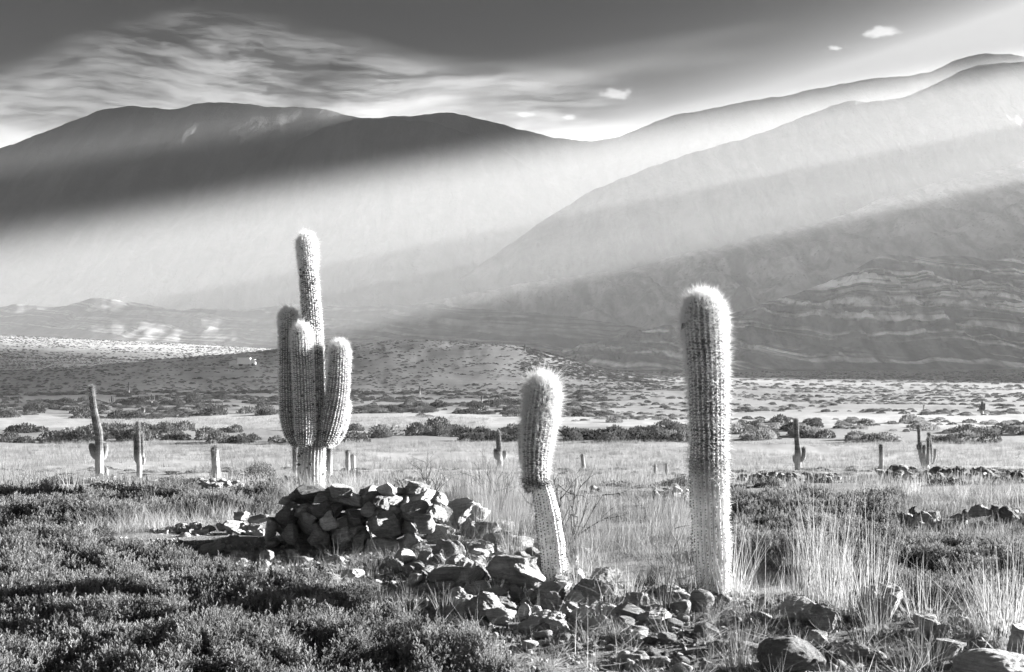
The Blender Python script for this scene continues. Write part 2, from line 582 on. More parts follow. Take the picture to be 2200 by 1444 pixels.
# ------------------------------------------------------------------ materials of the near things
def rock_material(name, lo, hi, lichen=0.0):
    m, n, b = new_mat(name)
    tc = n.new('ShaderNodeTexCoord').outputs['Object']
    oi = n.new('ShaderNodeObjectInfo')
    rnd = oi.outputs['Random']
    off = n.comb(n.math('MULTIPLY', rnd, 37.0), n.math('MULTIPLY', rnd, 91.0), n.math('MULTIPLY', rnd, 53.0))
    v = n.vmath('ADD', tc, off)
    big = n.noise(v, 1.3, 5, 0.6, 0.3)
    fin = n.noise(v, 7.0, 6, 0.72)
    grain = n.noise(v, 34.0, 3, 0.7)
    f = n.math('ADD', n.math('MULTIPLY', big, 0.55), n.math('MULTIPLY', fin, 0.55))
    col = n.mix(n.smooth(f, 0.36, 0.74), lo, hi)
    col = n.math('MULTIPLY', col, n.math('ADD', 0.62, n.math('MULTIPLY', rnd, 0.75)))
    col = n.math('MULTIPLY', col, n.math('ADD', 0.7, n.math('MULTIPLY', grain, 0.6)))
    # veins and bedding lines
    lay = n.noise(n.vmath('MULTIPLY', v, (0.8, 0.8, 7.0)), 1.0, 4, 0.6, 0.6)
    col = n.math('MULTIPLY', col, n.mix(n.smooth(lay, 0.42, 0.58), 0.82, 1.12))
    if lichen:
        sp = n.voro(v, 5.0)
        msk = n.math('MULTIPLY', n.math('SUBTRACT', 1.0, n.smooth(n.math('ADD', sp, n.math('MULTIPLY', grain, 0.3)), 0.30, 0.42)), n.smooth(big, 0.45, 0.6))
        col = n.mix(n.math('MULTIPLY', msk, lichen), col, 0.42)
    n.l.new(grey(n, col), b.inputs['Base Color'])
    b.inputs['Roughness'].default_value = 0.78
    h = n.math('ADD', n.math('ADD', fin, n.math('MULTIPLY', grain, 0.35)), n.math('MULTIPLY', lay, 0.7))
    bump(n, b, h, 0.8, 0.13)
    return m


def leaf_material(name, lo, hi, trans=0.35, scale=2.0):
    m = bpy.data.materials.new(name)
    m.use_nodes = True
    n = NT(m.node_tree)
    n.n.clear()
    oi = n.new('ShaderNodeObjectInfo')
    tc = n.new('ShaderNodeNewGeometry').outputs['Position']
    f = n.math('MULTIPLY_ADD', n.noise(tc, scale, 2, 0.6), 0.7, n.math('MULTIPLY', oi.outputs['Random'], 0.5))
    col = grey(n, n.mix(n.smooth(f, 0.25, 0.9), lo, hi))
    d = n.new('ShaderNodeBsdfDiffuse')
    t = n.new('ShaderNodeBsdfTranslucent')
    n.l.new(col, d.inputs[0])
    n.l.new(col, t.inputs[0])
    mx = n.new('ShaderNodeMixShader')
    mx.inputs[0].default_value = trans
    n.l.new(d.outputs[0], mx.inputs[1])
    n.l.new(t.outputs[0], mx.inputs[2])
    o = n.new('ShaderNodeOutputMaterial')
    n.l.new(mx.outputs[0], o.inputs[0])
    return m


def cactus_skin(name, pale_top, fade, dark=0.24, cork=0.78):
    """grey green skin above, pale cork on the old lower stem"""
    m, n, b = new_mat(name)
    tc = n.new('ShaderNodeTexCoord').outputs['Object']
    p = n.sep(tc)
    nz = n.noise(tc, 9.0, 5, 0.65)
    fz = n.noise(n.vmath('MULTIPLY', tc, (60.0, 60.0, 22.0)), 1.0, 4, 0.7)
    zz = n.math('ADD', p[2], n.math('MULTIPLY', n.math('SUBTRACT', nz, 0.5), fade))
    k = n.math('SUBTRACT', 1.0, n.smooth(zz, pale_top - fade * 0.5, pale_top + fade * 0.5))
    col = n.mix(n.smooth(fz, 0.3, 0.75), dark * 0.7, dark * 1.25)
    # darker rings left by pauses in growth
    ring = n.noise(n.comb(0.0, n.math('MULTIPLY', nz, 0.6), n.math('MULTIPLY', p[2], 7.0)), 1.0, 3, 0.7)
    col = n.math('MULTIPLY', col, n.mix(n.smooth(ring, 0.36, 0.60), 0.5, 1.15))
    ck = n.mix(n.smooth(n.math('ADD', n.math('MULTIPLY', fz, 0.6), n.math('MULTIPLY', nz, 0.5)), 0.36, 0.62), cork * 0.45, cork * 1.25)
    col = n.mix(k, col, ck)
    n.l.new(grey(n, col), b.inputs['Base Color'])
    b.inputs['Roughness'].default_value = 0.7
    bump(n, b, fz, 0.5, 0.006)
    return m


def plain(name, v, rough=0.8):
    m, n, b = new_mat(name)
    b.inputs['Base Color'].default_value = (v, v, v, 1)
    b.inputs['Roughness'].default_value = rough
    return m


MAT['rock'] = rock_material('weathered_stone', 0.20, 0.42, lichen=0.5)
MAT['rockd'] = rock_material('dark_stone', 0.09, 0.20, lichen=0.25)
MAT['rockp'] = rock_material('pale_stone', 0.32, 0.58)
MAT['leaf'] = leaf_material('shrub_leaf', 0.08, 0.23, 0.35, 1.5)
MAT['leafd'] = leaf_material('scrub_leaf', 0.045, 0.10, 0.25, 0.4)
MAT['leafm'] = leaf_material('pale_scrub_leaf', 0.12, 0.26, 0.3, 0.4)
MAT['grass'] = leaf_material('dry_grass', 0.18, 0.38, 0.45, 0.8)
MAT['grassd'] = leaf_material('grey_grass', 0.10, 0.26, 0.4, 0.8)
MAT['rush'] = leaf_material('dark_rush', 0.03, 0.09, 0.2, 3.0)
MAT['spine'] = leaf_material('spine', 0.80, 0.92, 0.5, 5.0)
MAT['spinef'] = leaf_material('far_spine', 0.30, 0.42, 0.5, 1.0)
MAT['wood'] = plain('dead_twig', 0.04)
MAT['areole'] = plain('areole_felt', 0.07)
MAT['felt'] = plain('areole_pale', 0.7)
MAT['grassf'] = leaf_material('field_grass', 0.11, 0.26, 0.4, 0.25)
MAT['skinr'] = cactus_skin('cactus_skin_broad', 0.78, 0.4)
MAT['skinm'] = cactus_skin('cactus_skin_leaning', 0.70, 0.05, 0.24, 0.7)
MAT['skint'] = cactus_skin('cactus_skin_tall', 0.42, 0.25, 0.26, 0.55)
MAT['skinf'] = cactus_skin('cactus_skin_far', 0.8, 0.5, 0.10, 0.34)

# ------------------------------------------------------------------ stones
import bmesh


def ico(sub):
    bm = bmesh.new()
    bmesh.ops.create_icosphere(bm, subdivisions=sub, radius=1.0)
    v = np.array([p.co[:] for p in bm.verts])
    f = np.array([[q.index for q in fc.verts] for fc in bm.faces])
    bm.free()
    return v, f


ICO = {k: ico(k) for k in (2, 3, 4, 5)}


def noise3(v, sc, seed, octv=3):
    return (fbm(v[:, 0] * sc + v[:, 2] * 0.7 * sc, v[:, 1] * sc - 3, octv, seed) + fbm(v[:, 1] * sc + v[:, 0] * 0.4 * sc + 9, v[:, 2] * sc, octv, seed + 40)) * 0.5


def rock_mesh(seed, sub=5, cuts=11, rough=0.06, roundness=0.01):
    rg = np.random.default_rng(seed)
    v, f = ICO[sub]
    v = v.copy()
    for c in range(cuts):
        nn = rg.normal(size=3)
        nn /= np.linalg.norm(nn)
        d = rg.uniform(0.45, 0.85) + roundness
        over = np.maximum(v @ nn - d, 0)
        v -= nn[None, :] * over[:, None] * (0.97 - 0.3 * roundness)
    nrm = v / np.maximum(np.linalg.norm(v, axis=1, keepdims=True), 1e-6)
    v = v + nrm * (noise3(v, 1.6, seed, 4) * rough * 2.2 + noise3(v, 6.0, seed + 5, 3) * rough * 0.7)[:, None]
    # chipped bedding steps
    if rg.random() < 0.6:
        ax = rg.normal(size=3) * np.array([0.4, 0.4, 1.0])
        ax /= np.linalg.norm(ax)
        q = (v @ ax) * rg.uniform(5, 9) + noise3(v, 2.0, seed + 8) * 0.8
        v = v + nrm * ((np.abs(q - np.round(q)) < 0.12) * -0.022)[:, None]
    lo, hi = v.min(0), v.max(0)
    v = (v - (lo + hi) / 2) / ((hi - lo) / 2)
    me = make_mesh('stone', v, f)
    try:
        me.set_sharp_from_angle(angle=rad(42))
    except Exception:
        pass
    return me


ROCKS = [rock_mesh(100 + i, 5, 9 + i % 5, 0.07 + 0.025 * (i % 3)) for i in range(14)]
ROUND = [rock_mesh(150 + i, 5, 7, 0.09, 0.12) for i in range(5)]
SMALL = [rock_mesh(200 + i, 3, 9, 0.07) for i in range(10)]
_mcache = {}


def with_mat(me, mat):
    k = (me.name, mat.name)
    if k not in _mcache:
        c = me.copy()
        c.materials.clear()
        c.materials.append(mat)
        _mcache[k] = c
    return _mcache[k]


def stone(px, py, w, h, t=None, mat='rock', pool=None, parent=None, name='stone', tilt=0.0, yaw=None, dep=None, sink=0.18, idx=None, **kw):
    """a stone whose outline in the photograph is centred on (px, py), w by h pixels; t = depth, or on the ground"""
    if t is None:
        hit = on_ground(px, py + h * 0.5 * (1 - sink))
        if hit is None:
            return None
        t = hit[1]
    X, Z = px_ray(px, py)
    s = t / F
    if pool is None:
        pool = ROCKS if w * s > 0.05 else SMALL
    me = with_mat(pool[random.randrange(len(pool)) if idx is None else idx % len(pool)], MAT[mat])
    hw, hh = w * s / 2, h * s / 2
    hd = (0.5 * (hw + hh)) * random.uniform(0.8, 1.15) if dep is None else dep
    rz = random.choice((0, math.pi)) + random.uniform(-0.35, 0.35) if yaw is None else yaw
    mir = random.choice((-1, 1))
    o = add(name, me, None, loc=(X * t, t + hd * 0.3, Z * t), rot=(random.uniform(-0.15, 0.15), rad(tilt), rz), scale=(hw * mir * 1.04, hd, hh * 1.04), **kw)
    if parent is not None:
        o.parent = parent
        o.matrix_parent_inverse = Matrix.Translation(-Vector(parent.location))
    return o


def empty(name, loc, label=None, cat=None, group=None):
    o = bpy.data.objects.new(name, None)
    COL.objects.link(o)
    o.location = loc
    o.empty_display_size = 0.2
    return tag(o, label, cat, group)


# the dry stone wall under the tall cactus: (centre x, centre y, width, height, tilt, material) in a 5.5x enlargement with its corner at (560, 1020)
WALL = [(580, 235, 390, 190, -6, 'rockd'), (310, 325, 210, 130, 0, 'rock'), (930, 205, 260, 170, 8, 'rockd'), (1010, 310, 420, 220, -24, 'rock'), (1290, 265, 230, 240, 0, 'rockd'),
        (1480, 180, 230, 140, 18, 'rock'), (1640, 195, 120, 80, -10, 'rockp'), (1840, 170, 300, 140, 5, 'rockd'), (1570, 300, 190, 130, 12, 'rockp'), (1695, 315, 140, 150, 0, 'rock'),
        (1890, 250, 350, 170, 14, 'rockp'), (2100, 300, 170, 170, 0, 'rockd'), (340, 480, 220, 290, 0, 'rockd'), (480, 435, 220, 190, -8, 'rock'), (750, 285, 190, 170, 0, 'rock'),
        (700, 420, 300, 170, -10, 'rockd'), (225, 585, 170, 250, 6, 'rock'), (1420, 355, 180, 180, 0, 'rock'), (1265, 450, 180, 200, -12, 'rock'), (1090, 510, 320, 220, 0, 'rockd'),
        (830, 545, 180, 220, 10, 'rock'), (985, 555, 120, 150, 0, 'rockp'), (1810, 430, 340, 230, -10, 'rock'), (1450, 575, 350, 360, -6, 'rock'), (1600, 570, 110, 400, 6, 'rockd'),
        (1730, 635, 210, 170, -14, 'rock'), (1930, 590, 240, 230, 0, 'rock'), (600, 620, 320, 230, -20, 'rock'), (460, 800, 300, 190, 0, 'rockd'), (690, 780, 210, 270, 5, 'rock'),
        (940, 745, 240, 360, 8, 'rock'), (1170, 785, 250, 310, -12, 'rock'), (1400, 885, 430, 240, 4, 'rockp'), (1740, 880, 320, 390, -2, 'rockp'), (730, 595, 90, 80, 0, 'rockp'),
        (100, 650, 130, 260, 0, 'rock'), (120, 815, 160, 95, 0, 'rockp'), (1110, 655, 260, 170, 0, 'rockd'), (330, 700, 200, 220, 0, 'rockd'), (2050, 470, 200, 200, 0, 'rock'),
        (1080, 690, 160, 140, 0, 'rockd'), (560, 520, 150, 130, 0, 'rockd'), (880, 430, 160, 150, 0, 'rockd'), (1560, 430, 190, 120, -8, 'rock')]
wall = empty('stone_wall', at_depth(760, 9.9), 'dark dry stone wall piled up in front of the tall branching cactus', 'stone wall')
for i, (zx, zy, w, h, tl, mt) in enumerate(WALL):
    mt = 'rock' if mt == 'rockd' and i % 3 else 'rockp' if mt == 'rock' and i % 5 == 0 else mt
    stone(560 + zx / 5.5, 1020 + zy / 5.5, w / 5.5 * 1.06, h / 5.5 * 1.06, t=9.75 + 0.10 * math.sin(i * 2.1) + (0.22 if zy < 350 else 0.0), mat=mt, tilt=tl, parent=wall, dep=0.17, idx=i * 5 + 3)
for i in range(46):     # stones of the wall's core and back
    px = random.uniform(612, 950)
    py = random.uniform(1062, 1165)
    stone(px, py, random.uniform(34, 60), random.uniform(26, 44), t=10.12 + random.uniform(0, 0.35), mat=random.choice(('rock', 'rockd')), tilt=random.uniform(-20, 20), parent=wall, dep=0.14)

# the collapsed end of the wall around the leaning cactus
heap = empty('collapsed_wall', at_depth(1110, 8.6), 'collapsed end of the stone wall, rubble heaped around the leaning cactus', 'rubble')
HEAP = [(997, 1109, 108, 74, 'rockp', 12), (958, 1118, 58, 62, 'rock', 0), (962, 1191, 72, 60, 'rock', 6), (1036, 1188, 46, 38, 'rock', -10), (1058, 1206, 38, 24, 'rock', 0),
        (964, 1240, 88, 50, 'rock', -4), (1031, 1236, 44, 40, 'rockd', 12), (1027, 1214, 36, 20, 'rock', 0), (1051, 1225, 30, 20, 'rock', 0), (905, 1244, 36, 34, 'rockd', 0),
        (922, 1264, 44, 24, 'rock', -20), (984, 1277, 42, 30, 'rock', 0), (1008, 1272, 30, 22, 'rock', 8), (1111, 1278, 34, 44, 'rockd', 0),
        (1169, 1274, 88, 42, 'rock', 6), (1182, 1298, 60, 50, 'rock', -14), (1158, 1326, 40, 16, 'rockp', -8), (1126, 1316, 30, 40, 'rock', 10), (1236, 1238, 42, 38, 'rock', 0),
        (1271, 1272, 74, 48, 'rock', 10), (1296, 1241, 50, 42, 'rockd', 0), (1300, 1270, 30, 26, 'rock', 0), (1020, 1140, 60, 40, 'rock', 10), (1080, 1130, 50, 26, 'rockd', 0),
        (1060, 1160, 44, 30, 'rock', 6), (915, 1205, 40, 40, 'rockd', 0), (880, 1232, 34, 30, 'rockd', 0), (1250, 1190, 44, 30, 'rock', -6), (1228, 1210, 40, 34, 'rock', 0),
        (1220, 1310, 60, 34, 'rock', 6), (1255, 1320, 60, 36, 'rock', -8), (1300, 1316, 44, 34, 'rock', 0), (1090, 1250, 40, 44, 'rockd', 0), (1130, 1255, 60, 30, 'rockd', 0),
        (1345, 1315, 76, 36, 'rock', -6), (1210, 1262, 40, 26, 'rock', 0), (1145, 1190, 40, 30, 'rock', 0), (1075, 1185, 34, 26, 'rock', 0)]
_hp = [(900, 1185), (1010, 1160), (1120, 1185), (1320, 1225), (1370, 1300), (1250, 1335), (1040, 1310), (930, 1260)]
_rg = np.random.default_rng(12)
for qx, qy in ((870, 1196), (905, 1178), (935, 1208), (890, 1222), (925, 1232), (955, 1262), (985, 1215), (1005, 1245), (1030, 1262), (1060, 1280), (1085, 1300), (975, 1165), (1010, 1178), (1050, 1140), (1085, 1160),
               (945, 1150), (1000, 1300), (1075, 1325), (1140, 1345), (1200, 1340), (1290, 1340), (1240, 1285), (1330, 1290), (1120, 1170), (850, 1215), (1180, 1330)):
    w = float(_rg.uniform(38, 66))
    HEAP.append((float(qx), float(qy), w, w * float(_rg.uniform(0.5, 0.75)), ('rock', 'rockp')[int(_rg.integers(2))], float(_rg.uniform(-18, 18))))
while len(HEAP) < 130:
    qx, qy = _rg.uniform(890, 1370), _rg.uniform(1150, 1335)
    ins = False
    for a in range(len(_hp)):
        (xa, ya), (xb, yb) = _hp[a], _hp[a - 1]
        if (ya > qy) != (yb > qy) and qx < (xb - xa) * (qy - ya) / (yb - ya) + xa:
            ins = not ins
    if ins:
        w = float(_rg.uniform(18, 46))
        HEAP.append((float(qx), float(qy), w, w * float(_rg.uniform(0.5, 0.8)), ('rock', 'rockp', 'rockp')[int(_rg.integers(3))], float(_rg.uniform(-18, 18))))
for (px, py, w, h, mt, tl) in HEAP:
    mt = {'rockd': 'rock', 'rock': 'rockp'}.get(mt, mt) if px % 3 < 1.7 else mt
    stone(px, py, w, h, mat=mt, tilt=tl, parent=heap, sink=0.25)
bigr = stone(1106, 1236, 118, 84, mat='rock', name='boulder', idx=4, dep=0.16, sink=0.1, label='big split boulder leaning beside the foot of the leaning cactus', cat='boulder')
add('flake', with_mat(ROCKS[7], MAT['rockp']), None, loc=(px_ray(1138, 1222)[0] * bigr.location.y, bigr.location.y - 0.10, px_ray(1138, 1222)[1] * bigr.location.y), rot=(0.35, rad(33), 0.1), scale=(0.125, 0.10, 0.028),
    label='pale thin flake of rock lying on the big split boulder', cat='rock')
stone(1038, 1304, 78, 58, mat='rock', name='rock_slab', idx=2, dep=0.16, label='flat faced square block of rock below the big split boulder', cat='rock')

# low ruined wall on the left, in a 4x enlargement with its corner at (150, 1080)
low = empty('low_stone_wall', at_depth(450, 10.4), 'low tumbled stone wall running left from the dark stone wall', 'stone wall')
for i, (zx, zy, w, h) in enumerate([(1460, 130, 150, 100), (1620, 145, 180, 80), (1400, 225, 190, 130), (1480, 215, 120, 90), (1300, 210, 100, 80), (1580, 215, 130, 70), (1450, 275, 140, 90),
                                    (1530, 275, 90, 70), (1630, 290, 140, 120), (1200, 315, 190, 110), (1190, 220, 120, 60), (1070, 215, 120, 90), (960, 225, 140, 100), (870, 255, 110, 100),
                                    (1080, 285, 140, 100), (990, 285, 90, 60), (720, 325, 150, 130), (790, 290, 120, 100), (720, 250, 110, 70), (600, 315, 120, 90), (560, 350, 110, 60),
                                    (490, 300, 150, 80), (370, 290, 130, 70), (200, 290, 110, 70), (40, 210, 110, 70), (60, 262, 100, 60), (1040, 375, 140, 90), (1720, 345, 120, 70),
                                    (1590, 350, 140, 50), (1450, 325, 120, 40), (1330, 300, 110, 70), (900, 310, 110, 80), (1150, 260, 90, 60)]):
    stone(150 + zx / 4, 1080 + zy / 4, w / 4, h / 4, t=10.6 + 0.5 * (300 - zy) / 300.0, mat='rockp', tilt=random.uniform(-15, 15), parent=low)
for i in range(22):
    stone(random.uniform(290, 590), random.uniform(1150, 1166), random.uniform(16, 34), random.uniform(10, 22), t=10.4 + random.uniform(0, 0.3), mat=random.choice(('rock', 'rockp')), parent=low)

# single rocks
def rock(px, py, w, h, label, mat='rock', group=None, pool=None, name='rock', **kw):
    return stone(px, py, w, h, mat=mat, name=name, pool=pool, label=label, cat='rock', group=group, **kw)


rock(447, 1180, 64, 26, 'long pale rock lying before the low tumbled wall', 'rockp', tilt=-14)
rock(573, 1196, 30, 30, 'grey rounded stone on the slope below the left end of the dark wall', 'rock')
rock(510, 1194, 28, 24, 'grey stone half sunk before the low tumbled wall, left of two', 'rock')
rock(628, 1193, 30, 24, 'pale block with a flat face below the dark wall', 'rockp')
rock(648, 1204, 46, 18, 'flat rough stone on the slope below the dark wall', 'rock')
rock(566, 1213, 26, 20, 'pale pointed stone sunk in the shrubs below the dark wall', 'rockp')
rock(510, 1206, 44, 14, 'flat pale stone sunk among the shrubs before the low wall', 'rockp')
rock(716, 1205, 48, 22, 'flat topped grey stone in the grass at the foot of the dark wall', 'rockp', tilt=-8)
rock(752, 1234, 56, 22, 'broad pale stone in the grass in front of the dark wall', 'rockp')
rock(762, 1212, 44, 16, 'dull flat stone just behind the broad pale stone', 'rockd')
rock(700, 1247, 60, 14, 'long thin slab edge on in the grass before the wall', 'rock', tilt=-14)
rock(888, 1248, 46, 28, 'smooth pale wedge of rock leaning left at the rubble edge', 'rockp', tilt=-28)
rock(1451, 1276, 80, 40, 'broad grey rock beside the foot of the broad column cactus', 'rock')
rock(1371, 1291, 50, 36, 'grey wedge of rock in the grass left of the column cactus', 'rock')
rock(1508, 1293, 56, 50, 'bright rounded boulder at the foot of the column cactus', 'rockp', pool=ROUND, idx=1)
rock(1553, 1297, 40, 38, 'dull rock pressed against the bright rounded boulder', 'rock')
rock(1466, 1307, 46, 32, 'pale square block below the column cactus', 'rockp', idx=9)
rock(1418, 1325, 64, 36, 'pale three sided rock on the bare ground left of the square block', 'rockp', idx=11)
rock(1384, 1328, 36, 24, 'small grey rock tucked behind the three sided rock', 'rock')
rock(1467, 1329, 30, 18, 'small flat pale stone below the square block', 'rockp')
rock(1520, 1354, 56, 32, 'flat topped stone with a dark front on the bare ground', 'rock', idx=6)
rock(1720, 1313, 82, 54, 'bright smooth boulder under the tallest grass clump', 'rockp', pool=ROUND, idx=0)
rock(1774, 1331, 74, 60, 'grey boulder leaning on the bright smooth boulder', 'rock', idx=8)
rock(1899, 1300, 92, 84, 'large pale boulder half hidden by the pale tall grass', 'rockp', pool=ROUND, idx=2)
rock(1996, 1345, 58, 50, 'pale rock right of the large half hidden boulder', 'rockp')
rock(2026, 1361, 40, 32, 'small rounded rock resting against the pale rock', 'rockp', pool=ROUND, idx=2)
rock(1704, 1413, 142, 72, 'large dark smooth boulder at the bottom edge of the picture', 'rockd', pool=ROUND, idx=3, sink=0.0)
rock(2152, 1440, 170, 76, 'large pale smooth boulder in the bottom right corner', 'rockp', pool=ROUND, idx=4, sink=-0.2)
rock(2192, 1384, 54, 84, 'tall dark block cut by the right edge of the picture', 'rock', idx=10)
rock(1837, 1404, 62, 46, 'grey stone between the dark boulder and the large pale grass', 'rock')
rock(2040, 1398, 86, 44, 'broad grey rock with a slanting top near the lower right corner', 'rock')
rock(2105, 1392, 60, 40, 'grey rock behind the pale corner boulder', 'rock')
rock(1545, 1390, 52, 28, 'ridged stone left of the large dark boulder', 'rock')
rock(1612, 1394, 70, 24, 'long low stone behind the large dark boulder', 'rock')
rock(1364, 1418, 62, 24, 'flat slab near the bottom edge below the rubble', 'rockp')
rock(1353, 1428, 20, 26, 'pale upright chip on the bottom flat slab', 'rockp')
rock(1415, 1424, 50, 26, 'dull rounded stone right of the bottom flat slab', 'rock')
rock(1402, 1402, 60, 22, 'dark thin slab half buried near the bottom edge', 'rockd')
TONE = {'rock': 'grey', 'rockp': 'pale', 'rockd': 'dark'}


def stone_mark(px, py):
    c = [(1130, 'below the rubble'), (1330, 'near the three sided rock'), (1440, 'below the column cactus'), (1570, 'right of the column cactus foot'), (1660, 'under the tallest grass clump'), (1810, 'before the large half hidden boulder'),
         (1940, 'beside the pale rock at right'), (2060, 'near the right edge')]
    side = [m for (x0, m) in c if px >= x0][-1]
    return side + (', far row' if py < 1335 else ', middle row' if py < 1390 else ', bottom row')


for i in range(240):    # small stones strewn over the bare ground
    px = random.uniform(1130, 2200)
    py = random.uniform(1290, 1440) if px > 1300 else random.uniform(1320, 1400)
    w = random.choice((random.uniform(10, 26), random.uniform(10, 26), random.uniform(24, 46)))
    mt = random.choice(('rock', 'rock', 'rockp', 'rockd'))
    rock(px, py, w, w * random.uniform(0.35, 0.7), '%s %s stone on the bare ground %s' % ('tiny' if w < 18 else 'small' if w < 26 else 'hand sized', TONE[mt], stone_mark(px, py)), mt,
         group='small stones on the bare ground', pool=SMALL, name='small_stone')
for i in range(60):
    px = random.uniform(640, 1130)
    py = random.uniform(1195, 1310)
    if py > 1240 + (px - 640) * 0.17:
        continue
    w = random.uniform(10, 30)
    mt = random.choice(('rock', 'rock', 'rockp', 'rockd'))
    rock(px, py, w, w * random.uniform(0.35, 0.7), '%s %s stone in the short grass %s' % ('tiny' if w < 16 else 'small' if w < 23 else 'hand sized', TONE[mt], 'below the left half of the dark wall' if px < 760 else 'below the right half of the dark wall' if px < 900 else 'left of the rubble' if px < 1010 else 'below the rubble'), mt,
         group='small stones below the wall', pool=SMALL, name='small_stone')


# stone heaps farther back
def heap_of(name, label, px0, px1, py0, py1, t, n_, smin, smax, mats, top=None):
    e = empty(name, at_depth((px0 + px1) / 2, t), label, 'stone wall')
    for i in range(n_):
        u = random.random()
        px = px0 + (px1 - px0) * u
        hi = py0 + (py1 - py0) * (0.35 * abs(math.sin(u * 9.0)) if top is None else np.interp(u, top[0], top[1]))
        q = random.random()
        py = hi + (py1 - hi) * q
        w = random.uniform(smin, smax)
        stone(px, py, w, w * random.uniform(0.45, 0.85), t=t + random.uniform(-0.25, 0.25) + (0.5 - q) * 1.0, mat=random.choice(mats), pool=SMALL if w < 26 else ROCKS, parent=e, tilt=random.uniform(-25, 25))
    return e


pile = heap_of('stone_pile', 'low pile of angular stones at the right edge above the scrub', 1938, 2230, 1092, 1146, 11.4, 70, 16, 40, ('rock', 'rock', 'rockp', 'rockd'), ([0, 0.15, 0.3, 0.5, 0.7, 1], [0.45, 0.2, 0.5, 0.1, 0.0, 0.15]))
for (px, py, w, h, mt) in ((1945, 1120, 38, 34, 'rock'), (1981, 1113, 44, 30, 'rock'), (1970, 1098, 32, 18, 'rockd'), (2006, 1127, 36, 24, 'rock'), (2038, 1134, 44, 18, 'rockp'), (2066, 1121, 40, 30, 'rock'),
                           (2110, 1099, 44, 30, 'rockp'), (2139, 1096, 28, 24, 'rockd'), (2168, 1106, 58, 36, 'rockd'), (2143, 1138, 36, 22, 'rock')):
    stone(px, py, w, h, t=11.1, mat=mt, parent=pile)
heap_of('ruined_wall', 'dark ruined stone wall in front of the many armed cactus', 1890, 2240, 1000, 1046, 22, 110, 12, 28, ('rockd', 'rockd', 'rockd', 'rock'), ([0, 0.1, 0.4, 0.7, 0.9, 1], [0.25, 0.1, 0.15, 0.2, 0.45, 0.6]))
heap_of('ruined_wall', 'thin line of dark stones right behind the column cactus', 1565, 1800, 1014, 1034, 21, 50, 10, 24, ('rockd', 'rockd', 'rock'))
heap_of('ruined_wall', 'scattered stone row in the scrub between column cactus and dark ruined wall', 1575, 1960, 1046, 1072, 16.5, 66, 12, 32, ('rock', 'rockd', 'rock', 'rockp'))
heap_of('ruined_wall', 'small stone pile in the grass between the leaning and the column cactus', 1398, 1480, 1040, 1082, 13.5, 34, 12, 30, ('rock', 'rock', 'rockp', 'rockd'))
heap_of('ruined_wall', 'dark stones and earth bank right of the leaning cactus', 1215, 1400, 1050, 1086, 13.8, 40, 12, 30, ('rock', 'rockd', 'rockd'))
heap_of('ruined_wall', 'short piled stone wall under the stubby single cactus', 405, 520, 1030, 1066, 15.2, 62, 10, 20, ('rock', 'rock', 'rockp'), ([0, 0.15, 0.8, 1], [0.25, 0.0, 0.05, 0.3]))
heap_of('ruined_wall', 'few tumbled stones left of the short piled wall', 265, 335, 1046, 1064, 15.4, 18, 8, 18, ('rock', 'rockp'))
heap_of('ruined_wall', 'dark stones behind the right end of the dark stone wall', 840, 960, 1024, 1046, 14.6, 26, 10, 26, ('rockd', 'rockd', 'rock'))

# ------------------------------------------------------------------ cacti
def smooth_path(pts, n):
    """pts rows: any number of columns, spaced by chord length, Catmull-Rom interpolated"""
    p = np.array(pts, float)
    d = np.concatenate([[0], np.cumsum(np.linalg.norm(np.diff(p[:, :3], axis=0), axis=1))])
    m = np.zeros_like(p)
    m[1:-1] = (p[2:] - p[:-2]) / (d[2:] - d[:-2])[:, None]
    m[0] = (p[1] - p[0]) / (d[1] - d[0])
    m[-1] = (p[-1] - p[-2]) / (d[-1] - d[-2])
    q = np.linspace(0, d[-1], n)
    i = np.clip(np.searchsorted(d, q, side='right') - 1, 0, len(d) - 2)
    h = (d[i + 1] - d[i])[:, None]
    u = ((q - d[i]) / (d[i + 1] - d[i]))[:, None]
    out = (2 * u ** 3 - 3 * u ** 2 + 1) * p[i] + (u ** 3 - 2 * u ** 2 + u) * h * m[i] + (-2 * u ** 3 + 3 * u ** 2) * p[i + 1] + (u ** 3 - u ** 2) * h * m[i + 1]
    return out, q


